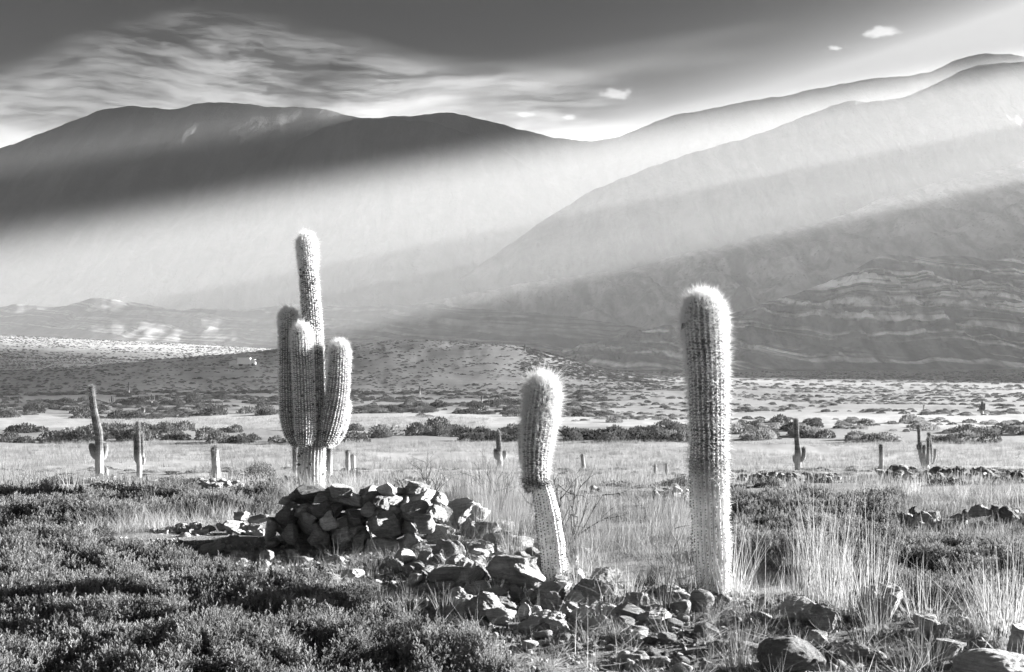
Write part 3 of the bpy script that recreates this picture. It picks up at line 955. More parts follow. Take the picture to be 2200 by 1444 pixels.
def stem_geo(pts, ribs, depth, seed, per=6, dv=0.02, round_base=False, wobble=0.0):
    """pts: (x, y, z, radius) from base to tip.  Returns verts, faces, and a sampler for rib crests"""
    L = sum(math.dist(pts[i][:3], pts[i + 1][:3]) for i in range(len(pts) - 1))
    n = max(10, int(L / dv))
    c, v = smooth_path(pts, n)
    Rt = pts[-1][3] * 1.15
    r = c[:, 3].copy()
    end = v[-1]
    # dome: extra dense rings
    vv = np.concatenate([v[v < end - Rt], end - Rt + Rt * np.sin(np.linspace(0, math.pi / 2, 14))])
    c3 = np.stack([np.interp(vv, v, c[:, k]) for k in range(3)], -1)
    r = np.interp(vv, v, r)
    r = r * (1 + wobble * (pnoise(vv * 9.0, vv * 0 + seed, seed) + 0.6 * pnoise(vv * 22.0, vv * 0 + seed, seed + 1)))
    dome = np.sqrt(np.clip(1 - (np.clip(vv - (end - Rt), 0, Rt) / Rt) ** 2, 0, 1))
    r = r * np.maximum(dome, 0.02)
    if round_base:
        rb = pts[0][3] * 0.9
        r = r * np.sqrt(np.clip(1 - (1 - np.clip(vv / rb, 0, 1)) ** 2, 0.02, 1))
    T = np.gradient(c3, axis=0)
    T /= np.linalg.norm(T, axis=1, keepdims=True) + 1e-9
    ref = np.array([0.0, 1.0, 0.0])
    A = np.cross(T, ref)
    A /= np.linalg.norm(A, axis=1, keepdims=True) + 1e-9
    B = np.cross(T, A)
    nt = ribs * per
    th0 = np.linspace(0, 2 * math.pi, nt, endpoint=False)
    TH, VV = np.meshgrid(th0, vv)
    # ribs waver a little as they climb
    wav = 0.10 * fbm(VV * 1.7, np.cos(TH) * 1.5 + seed, 2, seed + 3)
    a = np.abs(np.sin(ribs * TH / 2))
    prof = 1 - depth * (1 - a ** 1.1)
    rr = r[:, None] * prof
    ang = TH + wav * 0.6
    P = c3[:, None, :] + A[:, None, :] * (np.cos(ang) * rr)[..., None] + B[:, None, :] * (np.sin(ang) * rr)[..., None]
    faces = grid_faces(len(vv), nt, True)
    return P.reshape(-1, 3), faces, dict(c=c3, r=r, A=A, B=B, T=T, v=vv, ribs=ribs, per=per, P=P, end=end, seed=seed)


def crest_points(g, ds, jitter=0.3, seed=0):
    """points on the rib crests with their outward normals and 0..1 height"""
    rg = np.random.default_rng(seed)
    vv = g['v']
    k = (np.arange(g['ribs']) * g['per'] + g['per'] // 2)
    pos, nrm, hh = [], [], []
    for j in k:
        q = np.arange(ds * rg.random(), g['end'], ds) + rg.normal(0, ds * jitter * 0.3, len(np.arange(ds * 0, g['end'], ds)))[:len(np.arange(ds * rg.random(), g['end'], ds))][0] * 0
        q = q + rg.normal(0, ds * 0.15, len(q))
        q = np.clip(q, 0, g['end'] * 0.999)
        line = g['P'][:, j, :]
        p = np.stack([np.interp(q, vv, line[:, i]) for i in range(3)], -1)
        c = np.stack([np.interp(q, vv, g['c'][:, i]) for i in range(3)], -1)
        T = np.stack([np.interp(q, vv, g['T'][:, i]) for i in range(3)], -1)
        n_ = p - c
        n_ /= np.linalg.norm(n_, axis=1, keepdims=True) + 1e-9
        # lean the normal over the dome
        k2 = np.clip((q - (g['end'] - g['r'].max() * 1.1)) / (g['r'].max() * 1.1), 0, 1)[:, None]
        n_ = n_ * (1 - k2 * 0.85) + T * k2
        n_ /= np.linalg.norm(n_, axis=1, keepdims=True) + 1e-9
        pos.append(p)
        nrm.append(n_)
        hh.append(q / g['end'])
    return np.concatenate(pos), np.concatenate(nrm), np.concatenate(hh)


def spines_mesh(name, pos, nrm, hh, count, length, width, spread, seed, droop=0.0):
    """count(h), length(h), spread(h) give spines per areole, their length and opening"""
    rg = np.random.default_rng(seed)
    cnt = np.maximum(0, np.round(count(hh) * rg.uniform(0.7, 1.3, len(hh)))).astype(int)
    i = np.repeat(np.arange(len(hh)), cnt)
    m = len(i)
    d = nrm[i] + rg.normal(size=(m, 3)) * spread(hh[i])[:, None]
    d[:, 2] += droop
    d /= np.linalg.norm(d, axis=1, keepdims=True)
    ln = length(hh[i]) * np.exp(rg.normal(0, 0.35, m))
    base = pos[i] + rg.normal(size=(m, 3)) * 0.003
    tip = base + d * ln[:, None]
    s = np.cross(d, rg.normal(size=(m, 3)))
    s /= np.linalg.norm(s, axis=1, keepdims=True) + 1e-9
    s2 = np.cross(d, s)
    w = width * rg.uniform(0.7, 1.3, m)[:, None]
    V = np.stack([base + s * w, base - s * w * 0.5 + s2 * w * 0.87, base - s * w * 0.5 - s2 * w * 0.87, tip], 1).reshape(-1, 3)
    o = np.arange(m)[:, None] * 4
    Fc = np.concatenate([o + np.array([[0, 1, 3]]), o + np.array([[1, 2, 3]]), o + np.array([[2, 0, 3]])])
    return make_mesh(name, V, Fc, smooth=False)


OCT_V = np.array([[1, 0, 0], [-1, 0, 0], [0, 1, 0], [0, -1, 0], [0, 0, 1], [0, 0, -1]], float)
OCT_F = np.array([[0, 2, 4], [2, 1, 4], [1, 3, 4], [3, 0, 4], [2, 0, 5], [1, 2, 5], [3, 1, 5], [0, 3, 5]])


def dots_mesh(name, pos, rad_, seed=0):
    rg = np.random.default_rng(seed)
    m = len(pos)
    s = rad_ * rg.uniform(0.6, 1.3, (m, 1, 1)) * rg.uniform(0.7, 1.2, (m, 1, 3))
    V = (pos[:, None, :] + OCT_V[None] * s).reshape(-1, 3)
    Fc = (np.arange(m)[:, None, None] * 6 + OCT_F[None]).reshape(-1, 3)
    return make_mesh(name, V, Fc)


def pix_path(rows, t, origin, dy=0.0):
    """rows of (column, row, radius in pixels[, depth offset]) to local metres"""
    out = []
    for row in rows:
        d = t + (row[3] if len(row) > 3 else 0.0) + dy
        out.append(((row[0] - 1100) / F * d - origin[0], d - origin[1], (HOR - row[1]) / F * d - origin[2], row[2] / F * d))
    return out


# --- the broad column cactus on the right
t = 8.05
org = (px_ray(1533, 1270)[0] * t, t, gz(px_ray(1533, 1270)[0] * t, t))
col_c = empty('cactus', org, 'broad single column cactus with white haloed spines and pale base', 'cactus')
rows = [(1536, 1300, 31), (1534, 1270, 33), (1531, 1230, 37), (1528, 1165, 41), (1526, 1120, 38.5), (1525, 1080, 41), (1522, 1030, 40), (1521, 985, 39.5), (1522, 938, 37), (1521, 905, 39),
        (1520, 860, 40), (1519, 800, 41), (1515, 740, 42), (1512, 690, 42.5), (1511, 665, 42), (1511, 634, 40)]
Vv, Ff, gR = stem_geo(pix_path(rows, t, org), 24, 0.25, 11, per=8, dv=0.016, wobble=0.03)
add('stem', make_mesh('stem', Vv, Ff), MAT['skinr'], col_c)
pos, nrm, hh = crest_points(gR, 0.021, seed=1)
add('spines', spines_mesh('spines', pos, nrm, hh, lambda h: np.interp(h, [0, 0.2, 0.36, 0.45, 0.7, 0.9, 1], [2, 3, 4, 5, 6, 16, 26]),
                          lambda h: np.interp(h, [0, 0.3, 0.45, 0.7, 0.9, 1], [0.012, 0.02, 0.035, 0.045, 0.052, 0.062]), 0.0013,
                          lambda h: np.interp(h, [0, 0.6, 1], [0.8, 0.62, 0.5]), 5, droop=-0.05), MAT['spine'], col_c)
lo = hh < 0.47
add('areoles', dots_mesh('areoles', pos[lo] + nrm[lo] * 0.002, 0.0055, 3), MAT['areole'], col_c)
add('upper_areoles', dots_mesh('upper_areoles', pos[~lo] + nrm[~lo] * 0.003, 0.0066, 4), MAT['felt'], col_c)
for (px, py) in ((1495, 689), (1497, 695)):
    fb = add('bud', with_mat(SMALL[0], MAT['felt']), None, loc=((px - 1100) / F * (t - 0.135) - org[0], -0.135, (HOR - py) / F * (t - 0.135) - org[2]), scale=(0.009, 0.009, 0.010), parent=col_c)
# withered dark flower hanging from the left flank
bv = np.array([[0, 0, 0], [-0.022, 0.004, 0.012], [-0.026, -0.006, -0.004], [-0.008, 0.0, -0.024], [0.030, 0.0, 0.012], [-0.03, 0.004, -0.036], [0.0, 0.012, 0.0]])
bf = np.array([[0, 1, 2], [0, 2, 3], [6, 2, 1], [6, 3, 2], [0, 4, 1], [6, 1, 4], [0, 3, 4], [6, 4, 3], [3, 2, 5], [2, 3, 5]])
add('withered_flower', make_mesh('withered_flower', bv, bf, False), MAT['areole'], col_c, loc=((1472 - 1100) / F * (t - 0.06) - org[0], -0.06, (HOR - 698) / F * (t - 0.06) - org[2]))

# --- the leaning cactus in the middle
t = 8.35
org = (px_ray(1194, 1252)[0] * t, t, gz(px_ray(1194, 1252)[0] * t, t))
lean = empty('cactus', org, 'leaning club shaped cactus with shaggy spines and a scarred white foot', 'cactus')
up = [(1155, 1050, 19), (1152, 1041, 24.5), (1152, 1026, 26.5), (1151, 1005, 27), (1151, 985, 28), (1152, 960, 30.5), (1156, 926, 33), (1160, 890, 33.5), (1164, 858, 30.5), (1166, 838, 29), (1167, 814, 27)]
lowp = [(1198, 1290, 19), (1195, 1255, 23), (1191, 1225, 27), (1188, 1195, 27), (1185, 1165, 28.5), (1181, 1135, 27), (1176, 1100, 26), (1168, 1062, 23), (1162, 1043, 22), (1158, 1030, 21), (1157, 1014, 20)]
Vv, Ff, gU = stem_geo(pix_path(up, t, org), 20, 0.28, 21, per=8, dv=0.014, wobble=0.025)
add('upper_stem', make_mesh('upper_stem', Vv, Ff), MAT['skinm'], lean)
V2, F2, gL = stem_geo(pix_path(lowp, t, org), 20, 0.10, 22, per=8, dv=0.014, wobble=0.06)
add('lower_stem', make_mesh('lower_stem', V2, F2), MAT['skinm'], lean)
pos, nrm, hh = crest_points(gU, 0.017, seed=2)
add('spines', spines_mesh('spines', pos, nrm, hh, lambda h: np.interp(h, [0, 0.1, 0.4, 0.8, 1], [14, 8, 8, 16, 28]), lambda h: np.interp(h, [0, 0.1, 0.5, 0.85, 1], [0.022, 0.03, 0.045, 0.062, 0.066]),
                          0.0013, lambda h: np.interp(h, [0, 0.7, 1], [0.7, 0.55, 0.42]), 8), MAT['spine'], lean)
skirt = hh < 0.10
add('areoles', dots_mesh('areoles', pos + nrm * 0.003, 0.006, 15), MAT['felt'], lean)
add('withered_skirt', spines_mesh('withered_skirt', pos[skirt], nrm[skirt], hh[skirt], lambda h: h * 0 + 12, lambda h: h * 0 + 0.028, 0.0014, lambda h: h * 0 + 0.5, 9, droop=-0.3), MAT['areole'], lean)
pos, nrm, hh = crest_points(gL, 0.021, seed=3)
add('areoles', dots_mesh('areoles', pos + nrm * 0.001, 0.0058, 5), MAT['areole'], lean)
add('stubble', spines_mesh('stubble', pos, nrm, hh, lambda h: h * 0 + 2.2, lambda h: h * 0 + 0.016, 0.0011, lambda h: h * 0 + 0.8, 6), MAT['areole'], lean)

# --- the tall branching cactus
t = 14.3
org = (px_ray(670, 1050)[0] * t, t, gz(px_ray(670, 1050)[0] * t, t))
tall = empty('cactus', org, 'tall branching cactus with one high column and upturned arms behind the stone wall', 'cactus')
main = [(670, 1075, 27), (670, 1050, 27.5), (669, 1010, 29), (670, 970, 29), (673, 940, 26), (676, 905, 21.5), (676.5, 850, 20), (675, 775, 20), (671, 700, 20), (667, 650, 19.5), (664, 610, 18.8), (661, 565, 18), (659, 530, 18), (658, 505, 17)]
arms = [('arm', [(645, 958, 11), (634, 944, 15), (626, 925, 17.5), (621, 895, 19), (619.5, 850, 19.5), (619, 760, 19.5), (620, 700, 19.2), (620, 664, 18)], -0.02),
        ('arm', [(655, 962, 12), (655.5, 945, 19), (656, 925, 21.5), (655, 885, 22), (652, 812, 22), (649, 745, 21.8), (647, 699, 20.5)], -0.20),
        ('arm', [(694, 960, 12), (702, 945, 18), (709, 922, 23), (716, 893, 24.5), (724, 850, 24), (728, 812, 22.5), (730, 770, 20.5), (730, 736, 19)], -0.06),
        ('arm', [(698, 955, 10), (715, 945, 13), (728, 922, 15), (735, 890, 15), (737, 860, 14)], 0.16)]
allp, alln, allh = [], [], []


def tall_part(name, rows, dy, ribs, seed, rb, wob=0.03):
    Vv, Ff, g = stem_geo(pix_path(rows, t, org, dy), ribs, 0.23, seed, per=6, dv=0.02, round_base=rb, wobble=wob)
    o = add(name, make_mesh(name, Vv, Ff), MAT['skint'], tall)
    p_, n_, h_ = crest_points(g, 0.026, seed=seed)
    add('spines', spines_mesh('spines', p_, n_, h_, lambda h: np.interp(h, [0, 0.12, 0.3, 0.85, 1], [2, 2, 3, 4, 20]) if not rb else np.interp(h, [0, 0.2, 0.8, 1], [3, 4, 6, 28]),
                              lambda h: np.interp(h, [0, 0.2, 0.8, 0.95, 1], [0.012, 0.024, 0.036, 0.05, 0.06]), 0.0017, lambda h: np.interp(h, [0, 1], [0.7, 0.55]), seed + 1), MAT['spine'], o)
    add('areoles', dots_mesh('areoles', p_ + n_ * 0.003, 0.0075, seed), MAT['felt'], o)
    k = np.random.default_rng(seed).random(len(p_)) < np.interp(h_, [0, 0.5, 0.9, 0.94], [0.01, 0.05, 0.16, 0])
    add('buds', dots_mesh('buds', p_[k] + n_[k] * 0.01, 0.012, seed), MAT['felt'], o)
    k = np.random.default_rng(seed + 7).random(len(p_)) < (0.02 if rb else 0.05)
    add('scars', dots_mesh('scars', p_[k], 0.018, seed), MAT['areole'], o)


tall_part('trunk', main, 0.0, 24, 31, False, 0.055)
for i, (nm, rows, dy) in enumerate(arms):
    tall_part(nm, rows, dy, 22, 41 + i * 3, True)


# --- cacti farther away: lists of stems, each rows of (column, row, radius)
def far_cactus(t, stems, label, seed, group=None, ribs=16, spine=0.022, skin='skinf'):
    b0 = stems[0][0]
    x = px_ray(b0[0], 0)[0] * t
    org = (x, t, gz(x, t))
    e = empty('cactus', org, label, 'cactus', group)
    zb = HOR - org[2] / t * F         # ground row at this depth
    for i, rows in enumerate(stems):
        rows = [tuple(r) for r in rows]
        if i == 0:
            rows = [(rows[0][0], max(zb + 4, rows[0][1]), rows[0][2])] + [r for r in rows[1:] if r[1] < zb]
        P = pix_path(rows, t, org, 0.0 if i == 0 else 0.12 * ((i % 3) - 1))
        Lm = sum(math.dist(P[k][:3], P[k + 1][:3]) for k in range(len(P) - 1))
        Vv, Ff, g = stem_geo(P, ribs, 0.16, seed + i, per=4, dv=max(0.04, Lm / 60), round_base=i > 0)
        nm = 'trunk' if i == 0 else 'arm'
        o = add(nm, make_mesh(nm, Vv, Ff), MAT[skin], e)
        p_, n_, h_ = crest_points(g, 0.07, seed=seed + i)
        add('spines', spines_mesh('spines', p_, n_, h_, lambda h: np.interp(h, [0, 0.3, 0.85, 1], [0.5, 1, 2, 14]), lambda h: np.interp(h, [0, 0.4, 1], [0.02, 0.045, 0.07]) * (1 + spine),
                                  0.00007 * t, lambda h: h * 0 + 0.6, seed + i), MAT['spinef'], o)
    return e


def Zm(rows, ox, oy, s):
    return [(ox + a / s, oy + b / s, r / s) for (a, b, r) in rows]


z7 = lambda rows: Zm(rows, 160, 810, 5.35)
far_cactus(31, [z7([(290, 1330, 52), (288, 1100, 50), (285, 950, 48), (284, 750, 45), (278, 640, 46), (258, 550, 45), (228, 400, 40), (207, 250, 36), (197, 150, 34), (195, 95, 32)]),
                z7([(255, 945, 24), (228, 900, 33), (208, 840, 36), (198, 790, 35), (194, 760, 33)]),
                z7([(310, 955, 24), (332, 915, 34), (346, 860, 37), (350, 800, 38), (350, 760, 36)])],
           'tall crooked cactus with two stubby arms at the far left', 301)
far_cactus(31.5, [z7([(367, 1260, 24), (367, 1150, 25), (366, 1040, 23)])], 'taller of two small cacti at the foot of the crooked cactus', 311)
far_cactus(31.2, [z7([(449, 1300, 25), (447, 1210, 26), (446, 1120, 24)])], 'shorter of two small cacti right of the crooked cactus', 315)
far_cactus(38, [z7([(745, 1200, 28), (745, 1000, 31), (740, 900, 26), (735, 700, 24), (730, 580, 23), (728, 515, 21)]),
                z7([(735, 995, 18), (712, 950, 22), (703, 850, 21), (700, 740, 19), (699, 662, 17)]),
                z7([(760, 995, 18), (778, 940, 24), (780, 850, 22), (778, 740, 19), (776, 650, 17)]),
                z7([(780, 1010, 12), (795, 985, 15), (800, 920, 14)])], 'three pronged cactus standing in the pale grass at left', 321)
far_cactus(28, [[(464, 1060, 8), (464, 1010, 8.4), (462, 980, 8), (461, 958, 7.5)], [(460, 1034, 3), (456, 1028, 4.5), (455, 1012, 4.6)]], 'stubby single cactus with a round offset above the short piled wall', 331)
far_cactus(34, [[(635, 1040, 6), (635, 1000, 6.2), (634, 955, 6)]], 'slim dark cactus showing left of the tall cactus trunk', 335)
far_cactus(34.5, [[(706, 1040, 7), (707, 1000, 7.2), (706, 950, 7)]], 'slim dark cactus showing right of the tall cactus trunk', 338)
far_cactus(46, [[(748, 1030, 4.6), (747, 1000, 5), (747, 967, 4.4)]], 'taller of the twin small cacti right of the tall cactus', 341)
far_cactus(46.4, [[(760, 1028, 5), (759, 1000, 5.3), (758, 976, 5)]], 'shorter of the twin small cacti right of the tall cactus', 344)
far_cactus(60, [[(1075, 1015, 6), (1074, 990, 6.5), (1072, 960, 5.8), (1070, 925, 4.8)], [(1070, 988, 3), (1065, 980, 4), (1064, 965, 3.8)], [(1079, 990, 3), (1084, 981, 4.4), (1085, 968, 4.2)],
                [(1074, 992, 3), (1073, 982, 4.2), (1073, 970, 4)]], 'small cactus with three stub arms left of the leaning cactus', 351)
far_cactus(62, [[(1119, 1010, 4), (1118, 960, 4.2), (1117, 911, 3.8)]], 'thin cactus half hidden behind the leaning cactus', 361)
far_cactus(52, [[(1254, 1030, 4), (1254, 1010, 4.3), (1251, 975, 3.4)]], 'thin single cactus right of the leaning cactus', 365)
far_cactus(44, [[(1408, 1035, 3.2), (1408, 1015, 3.4), (1408, 998, 3.0)]], 'left of the two stub cacti beside the column cactus', 368)
far_cactus(44.4, [[(1432, 1035, 3.4), (1432, 1015, 3.6), (1432, 997, 3.2)]], 'right of the two stub cacti beside the column cactus', 371)
far_cactus(56, [[(1714, 1020, 6), (1714, 990, 7), (1713, 960, 5.6), (1711, 930, 5), (1709.5, 899, 4.6)], [(1718, 993, 3.2), (1725, 985, 4.5), (1727, 972, 4.3), (1726, 961, 4)], [(1709, 996, 2.5), (1706, 988, 3), (1706, 979, 3)]],
           'single column cactus with one small right arm on the far right', 375)
far_cactus(50, [[(1893, 1020, 4.2), (1893, 985, 4.4), (1892.5, 954, 4)]], 'short plain cactus post left of the many armed cactus', 381)
z8 = lambda rows: Zm(rows, 1900, 890, 7.33)
far_cactus(54, [z8([(660, 830, 60), (620, 760, 50), (575, 650, 34), (550, 480, 25), (543, 300, 23), (539, 165, 21)]), z8([(620, 790, 26), (580, 700, 28), (566, 560, 27), (563, 440, 24)]),
                z8([(640, 790, 26), (618, 720, 32), (618, 600, 31), (630, 485, 28)]), z8([(690, 800, 24), (694, 700, 26), (690, 520, 25), (690, 370, 23)]), z8([(730, 770, 22), (738, 660, 26), (720, 460, 26), (697, 285, 23)]),
                z8([(740, 790, 22), (775, 730, 25), (795, 650, 25), (800, 545, 22)]), z8([(640, 760, 16), (626, 700, 24), (624, 620, 22)]), z8([(690, 800, 14), (682, 730, 18), (680, 635, 17)]),
                z8([(770, 780, 14), (752, 750, 19), (748, 690, 18)]), z8([(545, 570, 8), (525, 540, 15), (519, 485, 14)])], 'cactus with a cluster of many arms above the dark ruined wall', 391, ribs=12)
FAR = [(2110, 892, 862, 2.6, 'cactus with thin arms far out on the right of the plain'), (277, 846, 820, 1.9, 'tiny cactus post far out above the three pronged cactus'),
       (305, 893, 872, 2.3, 'tiny forked cactus far out on the scrub belt at left'), (240, 872, 850, 1.6, 'tiny faint cactus far out left of the tiny forked one'),
       (326, 868, 846, 1.6, 'tiny faint cactus far out right of the tiny forked one'), (902, 848, 828, 1.6, 'tiny cactus far out on the hillock slope'),
       (1128, 756, 739, 1.3, 'tiny cactus standing on top of the hillock'), (1035, 868, 850, 1.8, 'tiny cactus far out left of the leaning cactus head'),
       (1985, 882, 870, 1.6, 'tiny cactus stub far out on the right plain')]
for i, (px, yb, yt, r_, lab) in enumerate(FAR):
    hit = on_ground(px, yb)
    if hit is None:
        continue
    st = [[(px, yb + 2, r_), (px, (yb + yt) / 2, r_), (px, yt, r_ * 0.9)]]
    if 'arms' in lab or 'forked' in lab:
        hgt = yb - yt
        st.append([(px + 1, yb - hgt * 0.3, r_ * 0.6), (px + 4.5, yb - hgt * 0.42, r_ * 0.8), (px + 5, yb - hgt * 0.85, r_ * 0.7)])
        st.append([(px - 1, yb - hgt * 0.25, r_ * 0.6), (px - 4, yb - hgt * 0.36, r_ * 0.8), (px - 4.6, yb - hgt * 0.7, r_ * 0.7)])
    far_cactus(hit[1], st, lab, 420 + i * 4, group='far off cacti on the plain', ribs=8)

for o in list(COL.objects):
    if o.name.split('.')[0] in ('spines', 'areoles', 'upper_areoles', 'buds', 'scars', 'stubble', 'withered_skirt'):
        o['kind'] = 'stuff'

# ------------------------------------------------------------------ scattered vegetation
PROTO = {}


def proto_collection(name, meshes):
    c = bpy.data.collections.new(name)
    for i, me in enumerate(meshes):
        o = bpy.data.objects.new('%s_%02d' % (name, i), me)
        c.objects.link(o)
    return c


def scatter(name, pts, rot, scl, idx, coll, label, kind='stuff'):
    """one object: points carrying instances of the prototypes"""
    n = len(pts)
    me = bpy.data.meshes.new(name)
    me.vertices.add(n)
    me.vertices.foreach_set('co', np.asarray(pts, np.float32).ravel())
    a = me.attributes.new('rot', 'FLOAT_VECTOR', 'POINT')
    a.data.foreach_set('vector', np.asarray(rot, np.float32).ravel())
    a = me.attributes.new('scl', 'FLOAT', 'POINT')
    a.data.foreach_set('value', np.asarray(scl, np.float32))
    a = me.attributes.new('idx', 'INT', 'POINT')
    a.data.foreach_set('value', np.asarray(idx, np.int32))
    me.update()
    o = add(name, me, None, kind=kind, label=label)
    ng = bpy.data.node_groups.new(name, 'GeometryNodeTree')
    ng.interface.new_socket('Geometry', in_out='INPUT', socket_type='NodeSocketGeometry')
    ng.interface.new_socket('Geometry', in_out='OUTPUT', socket_type='NodeSocketGeometry')
    N, Lk = ng.nodes, ng.links
    gi, go = N.new('NodeGroupInput'), N.new('NodeGroupOutput')
    ci = N.new('GeometryNodeCollectionInfo')
    ci.inputs['Collection'].default_value = coll
    ci.inputs['Separate Children'].default_value = True
    ci.inputs['Reset Children'].default_value = True
    iop = N.new('GeometryNodeInstanceOnPoints')
    iop.inputs['Pick Instance'].default_value = True

    def attr(nm, typ):
        q = N.new('GeometryNodeInputNamedAttribute')
        q.data_type = typ
        q.inputs['Name'].default_value = nm
        return q.outputs['Attribute']
    Lk.new(gi.outputs[0], iop.inputs['Points'])
    Lk.new(ci.outputs[0], iop.inputs['Instance'])
    Lk.new(attr('idx', 'INT'), iop.inputs['Instance Index'])
    e2r = N.new('FunctionNodeEulerToRotation')
    Lk.new(attr('rot', 'FLOAT_VECTOR'), e2r.inputs[0])
    Lk.new(e2r.outputs[0], iop.inputs['Rotation'])
    Lk.new(attr('scl', 'FLOAT'), iop.inputs['Scale'])
    Lk.new(iop.outputs[0], go.inputs[0])
    md = o.modifiers.new('scatter', 'NODES')
    md.node_group = ng
    return o


def leaf_quads(c, d, up, ln, wd):
    """two-triangle diamond leaves: base c, direction d, side from up"""
    s = np.cross(d, up)
    s /= np.linalg.norm(s, axis=1, keepdims=True) + 1e-9
    fold = np.cross(s, d)
    mid = c + d * ln[:, None] * 0.55
    V = np.stack([c, mid + s * wd[:, None] + fold * wd[:, None] * 0.5, c + d * ln[:, None], mid - s * wd[:, None] + fold * wd[:, None] * 0.5], 1).reshape(-1, 3)
    o = np.arange(len(c))[:, None] * 4
    return V, np.concatenate([o + np.array([[0, 1, 2]]), o + np.array([[0, 2, 3]])])


def sprig_mesh(seed, hgt=0.10, stems=6, leaf=0.020):
    """leafy shoot tips of a low shrub"""
    rg = np.random.default_rng(seed)
    C, D, U, Ls, Ws = [], [], [], [], []
    sv, sf = [], []
    for s in range(stems):
        a = rg.uniform(0, 2 * math.pi)
        lean = rg.uniform(0.05, 0.55)
        d = np.array([math.cos(a) * lean, math.sin(a) * lean, 1.0])
        d /= np.linalg.norm(d)
        h = hgt * rg.uniform(0.6, 1.1)
        b0 = np.array([math.cos(a), math.sin(a), 0]) * rg.uniform(0, 0.02)
        o = len(sv)
        for k in range(3):
            w = np.array([math.cos(k * 2.1), math.sin(k * 2.1), 0]) * 0.0012
            sv += [b0 + w - np.array([0, 0, 0.05]), b0 + d * h + w * 0.4]
        for k in range(3):
            k2 = (k + 1) % 3
            sf += [[o + 2 * k, o + 2 * k2, o + 2 * k2 + 1], [o + 2 * k, o + 2 * k2 + 1, o + 2 * k + 1]]
        nl = 11
        for q in range(nl):
            u = 0.30 + 0.70 * q / (nl - 1)
            an = q * 2.4 + a
            out = np.array([math.cos(an), math.sin(an), 0.0])
            el = 0.5 + 0.9 * (u ** 3) + rg.normal(0, 0.15)
            dd = out * math.cos(el) + d * math.sin(el)
            C.append(b0 + d * h * u)
            D.append(dd / np.linalg.norm(dd))
            U.append(np.array([0, 0, 1.0]) + rg.normal(size=3) * 0.2)
            Ls.append(leaf * rg.uniform(0.7, 1.25) * (1.1 - 0.35 * (u > 0.9)))
            Ws.append(leaf * rg.uniform(0.17, 0.25))
    V, Fc = leaf_quads(np.array(C), np.array(D), np.array(U), np.array(Ls), np.array(Ws))
    me = make_mesh('sprig', np.concatenate([V, np.array(sv)]), np.concatenate([Fc, np.array(sf) + len(V)]), smooth=False)
    me.materials.append(MAT['leaf'])
    return me


def blade_mesh(name, seed, n, h, spread, lean, width, mat, seg=3, curl=0.5, hvar=0.35, seedhead=0.0):
    rg = np.random.default_rng(seed)
    V, Fc = [], []
    for i in range(n):
        a = rg.uniform(0, 2 * math.pi)
        b = np.array([math.cos(a), math.sin(a), 0]) * spread * math.sqrt(rg.random())
        a2 = a + rg.normal(0, 0.7)
        le = abs(rg.normal(0, lean))
        hh = h * (1 + rg.normal(0, hvar)) if rg.random() > 0.3 else h * rg.uniform(0.3, 0.7)
        hh = max(hh, h * 0.2)
        out = np.array([math.cos(a2), math.sin(a2), 0])
        side = np.array([-math.sin(a2 + rg.normal(0, 0.9)), math.cos(a2), 0])
        o = len(V)
        for k in range(seg + 1):
            u = k / seg
            p = b + np.array([0, 0, 1]) * hh * u * (1 - 0.25 * le * u) + out * hh * (le * u + curl * le * u * u)
            w = width * (1 - 0.8 * u)
            V += [p - side * w, p + side * w]
        for k in range(seg):
            Fc += [[o + 2 * k, o + 2 * k + 1, o + 2 * k + 3, o + 2 * k + 2]]
    me = make_mesh(name, np.array(V), np.array(Fc), smooth=False)
    me.materials.append(mat)
    return me


def shrub_mesh(name, seed, mat, leaves=420, leaf=0.085, squash=0.62):
    """unit shrub: 1 m half width, leaf faces through a lumpy dome, with twigs"""
    rg = np.random.default_rng(seed)
    lob = rg.normal(size=(7, 3))
    lob[:, 2] = np.abs(lob[:, 2]) * 0.8
    lob /= np.linalg.norm(lob, axis=1, keepdims=True)
    C, D = [], []
    while len(C) < leaves:
        d = rg.normal(size=3)
        d[2] = abs(d[2])
        d /= np.linalg.norm(d)
        r = 0.62 + 0.38 * np.max(np.clip((lob @ d - 0.55) / 0.45, 0, 1))
        q = r * (0.55 + 0.45 * rg.random() ** 0.5)
        C.append(d * q * np.array([1, 1, squash]))
        dd = d + rg.normal(size=3) * 0.55
        D.append(dd / np.linalg.norm(dd))
    C, D = np.array(C), np.array(D)
    V, Fc = leaf_quads(C, D, rg.normal(size=(leaves, 3)), leaf * rg.uniform(0.6, 1.4, leaves), leaf * rg.uniform(0.3, 0.55, leaves))
    sv, sf = [], []
    for s in range(16):
        d = rg.normal(size=3)
        d[2] = abs(d[2]) + 0.5
        d /= np.linalg.norm(d)
        e = d * np.array([1, 1, squash]) * 0.85
        o = len(sv)
        w = 0.012
        sv += [np.array([w, 0, -0.05]), np.array([-w, w, -0.05]), np.array([-w, -w, -0.05]), e]
        sf += [[o, o + 1, o + 3], [o + 1, o + 2, o + 3], [o + 2, o, o + 3]]
    me = make_mesh(name, np.concatenate([V, np.array(sv)]), np.concatenate([Fc, np.array(sf) + len(V)]), smooth=False)
    me.materials.append(mat)
    return me


def poly_mask(x, y, poly):
    inside = np.zeros(len(x), bool)
    p = poly
    j = len(p) - 1
    for i in range(len(p)):
        xi, yi = p[i]
        xj, yj = p[j]
        c = ((yi > y) != (yj > y)) & (x < (xj - xi) * (y - yi) / (yj - yi + 1e-12) + xi)
        inside ^= c
        j = i
    return inside


def flat_poly(pp):
    """outline on the near level ground, given by its rows and columns in the photograph"""
    out = []
    for (px, py) in pp:
        tt = 1.6 * F / max(py - HOR, 20)
        out.append(((px - 1100) / F * tt, tt))
    return out


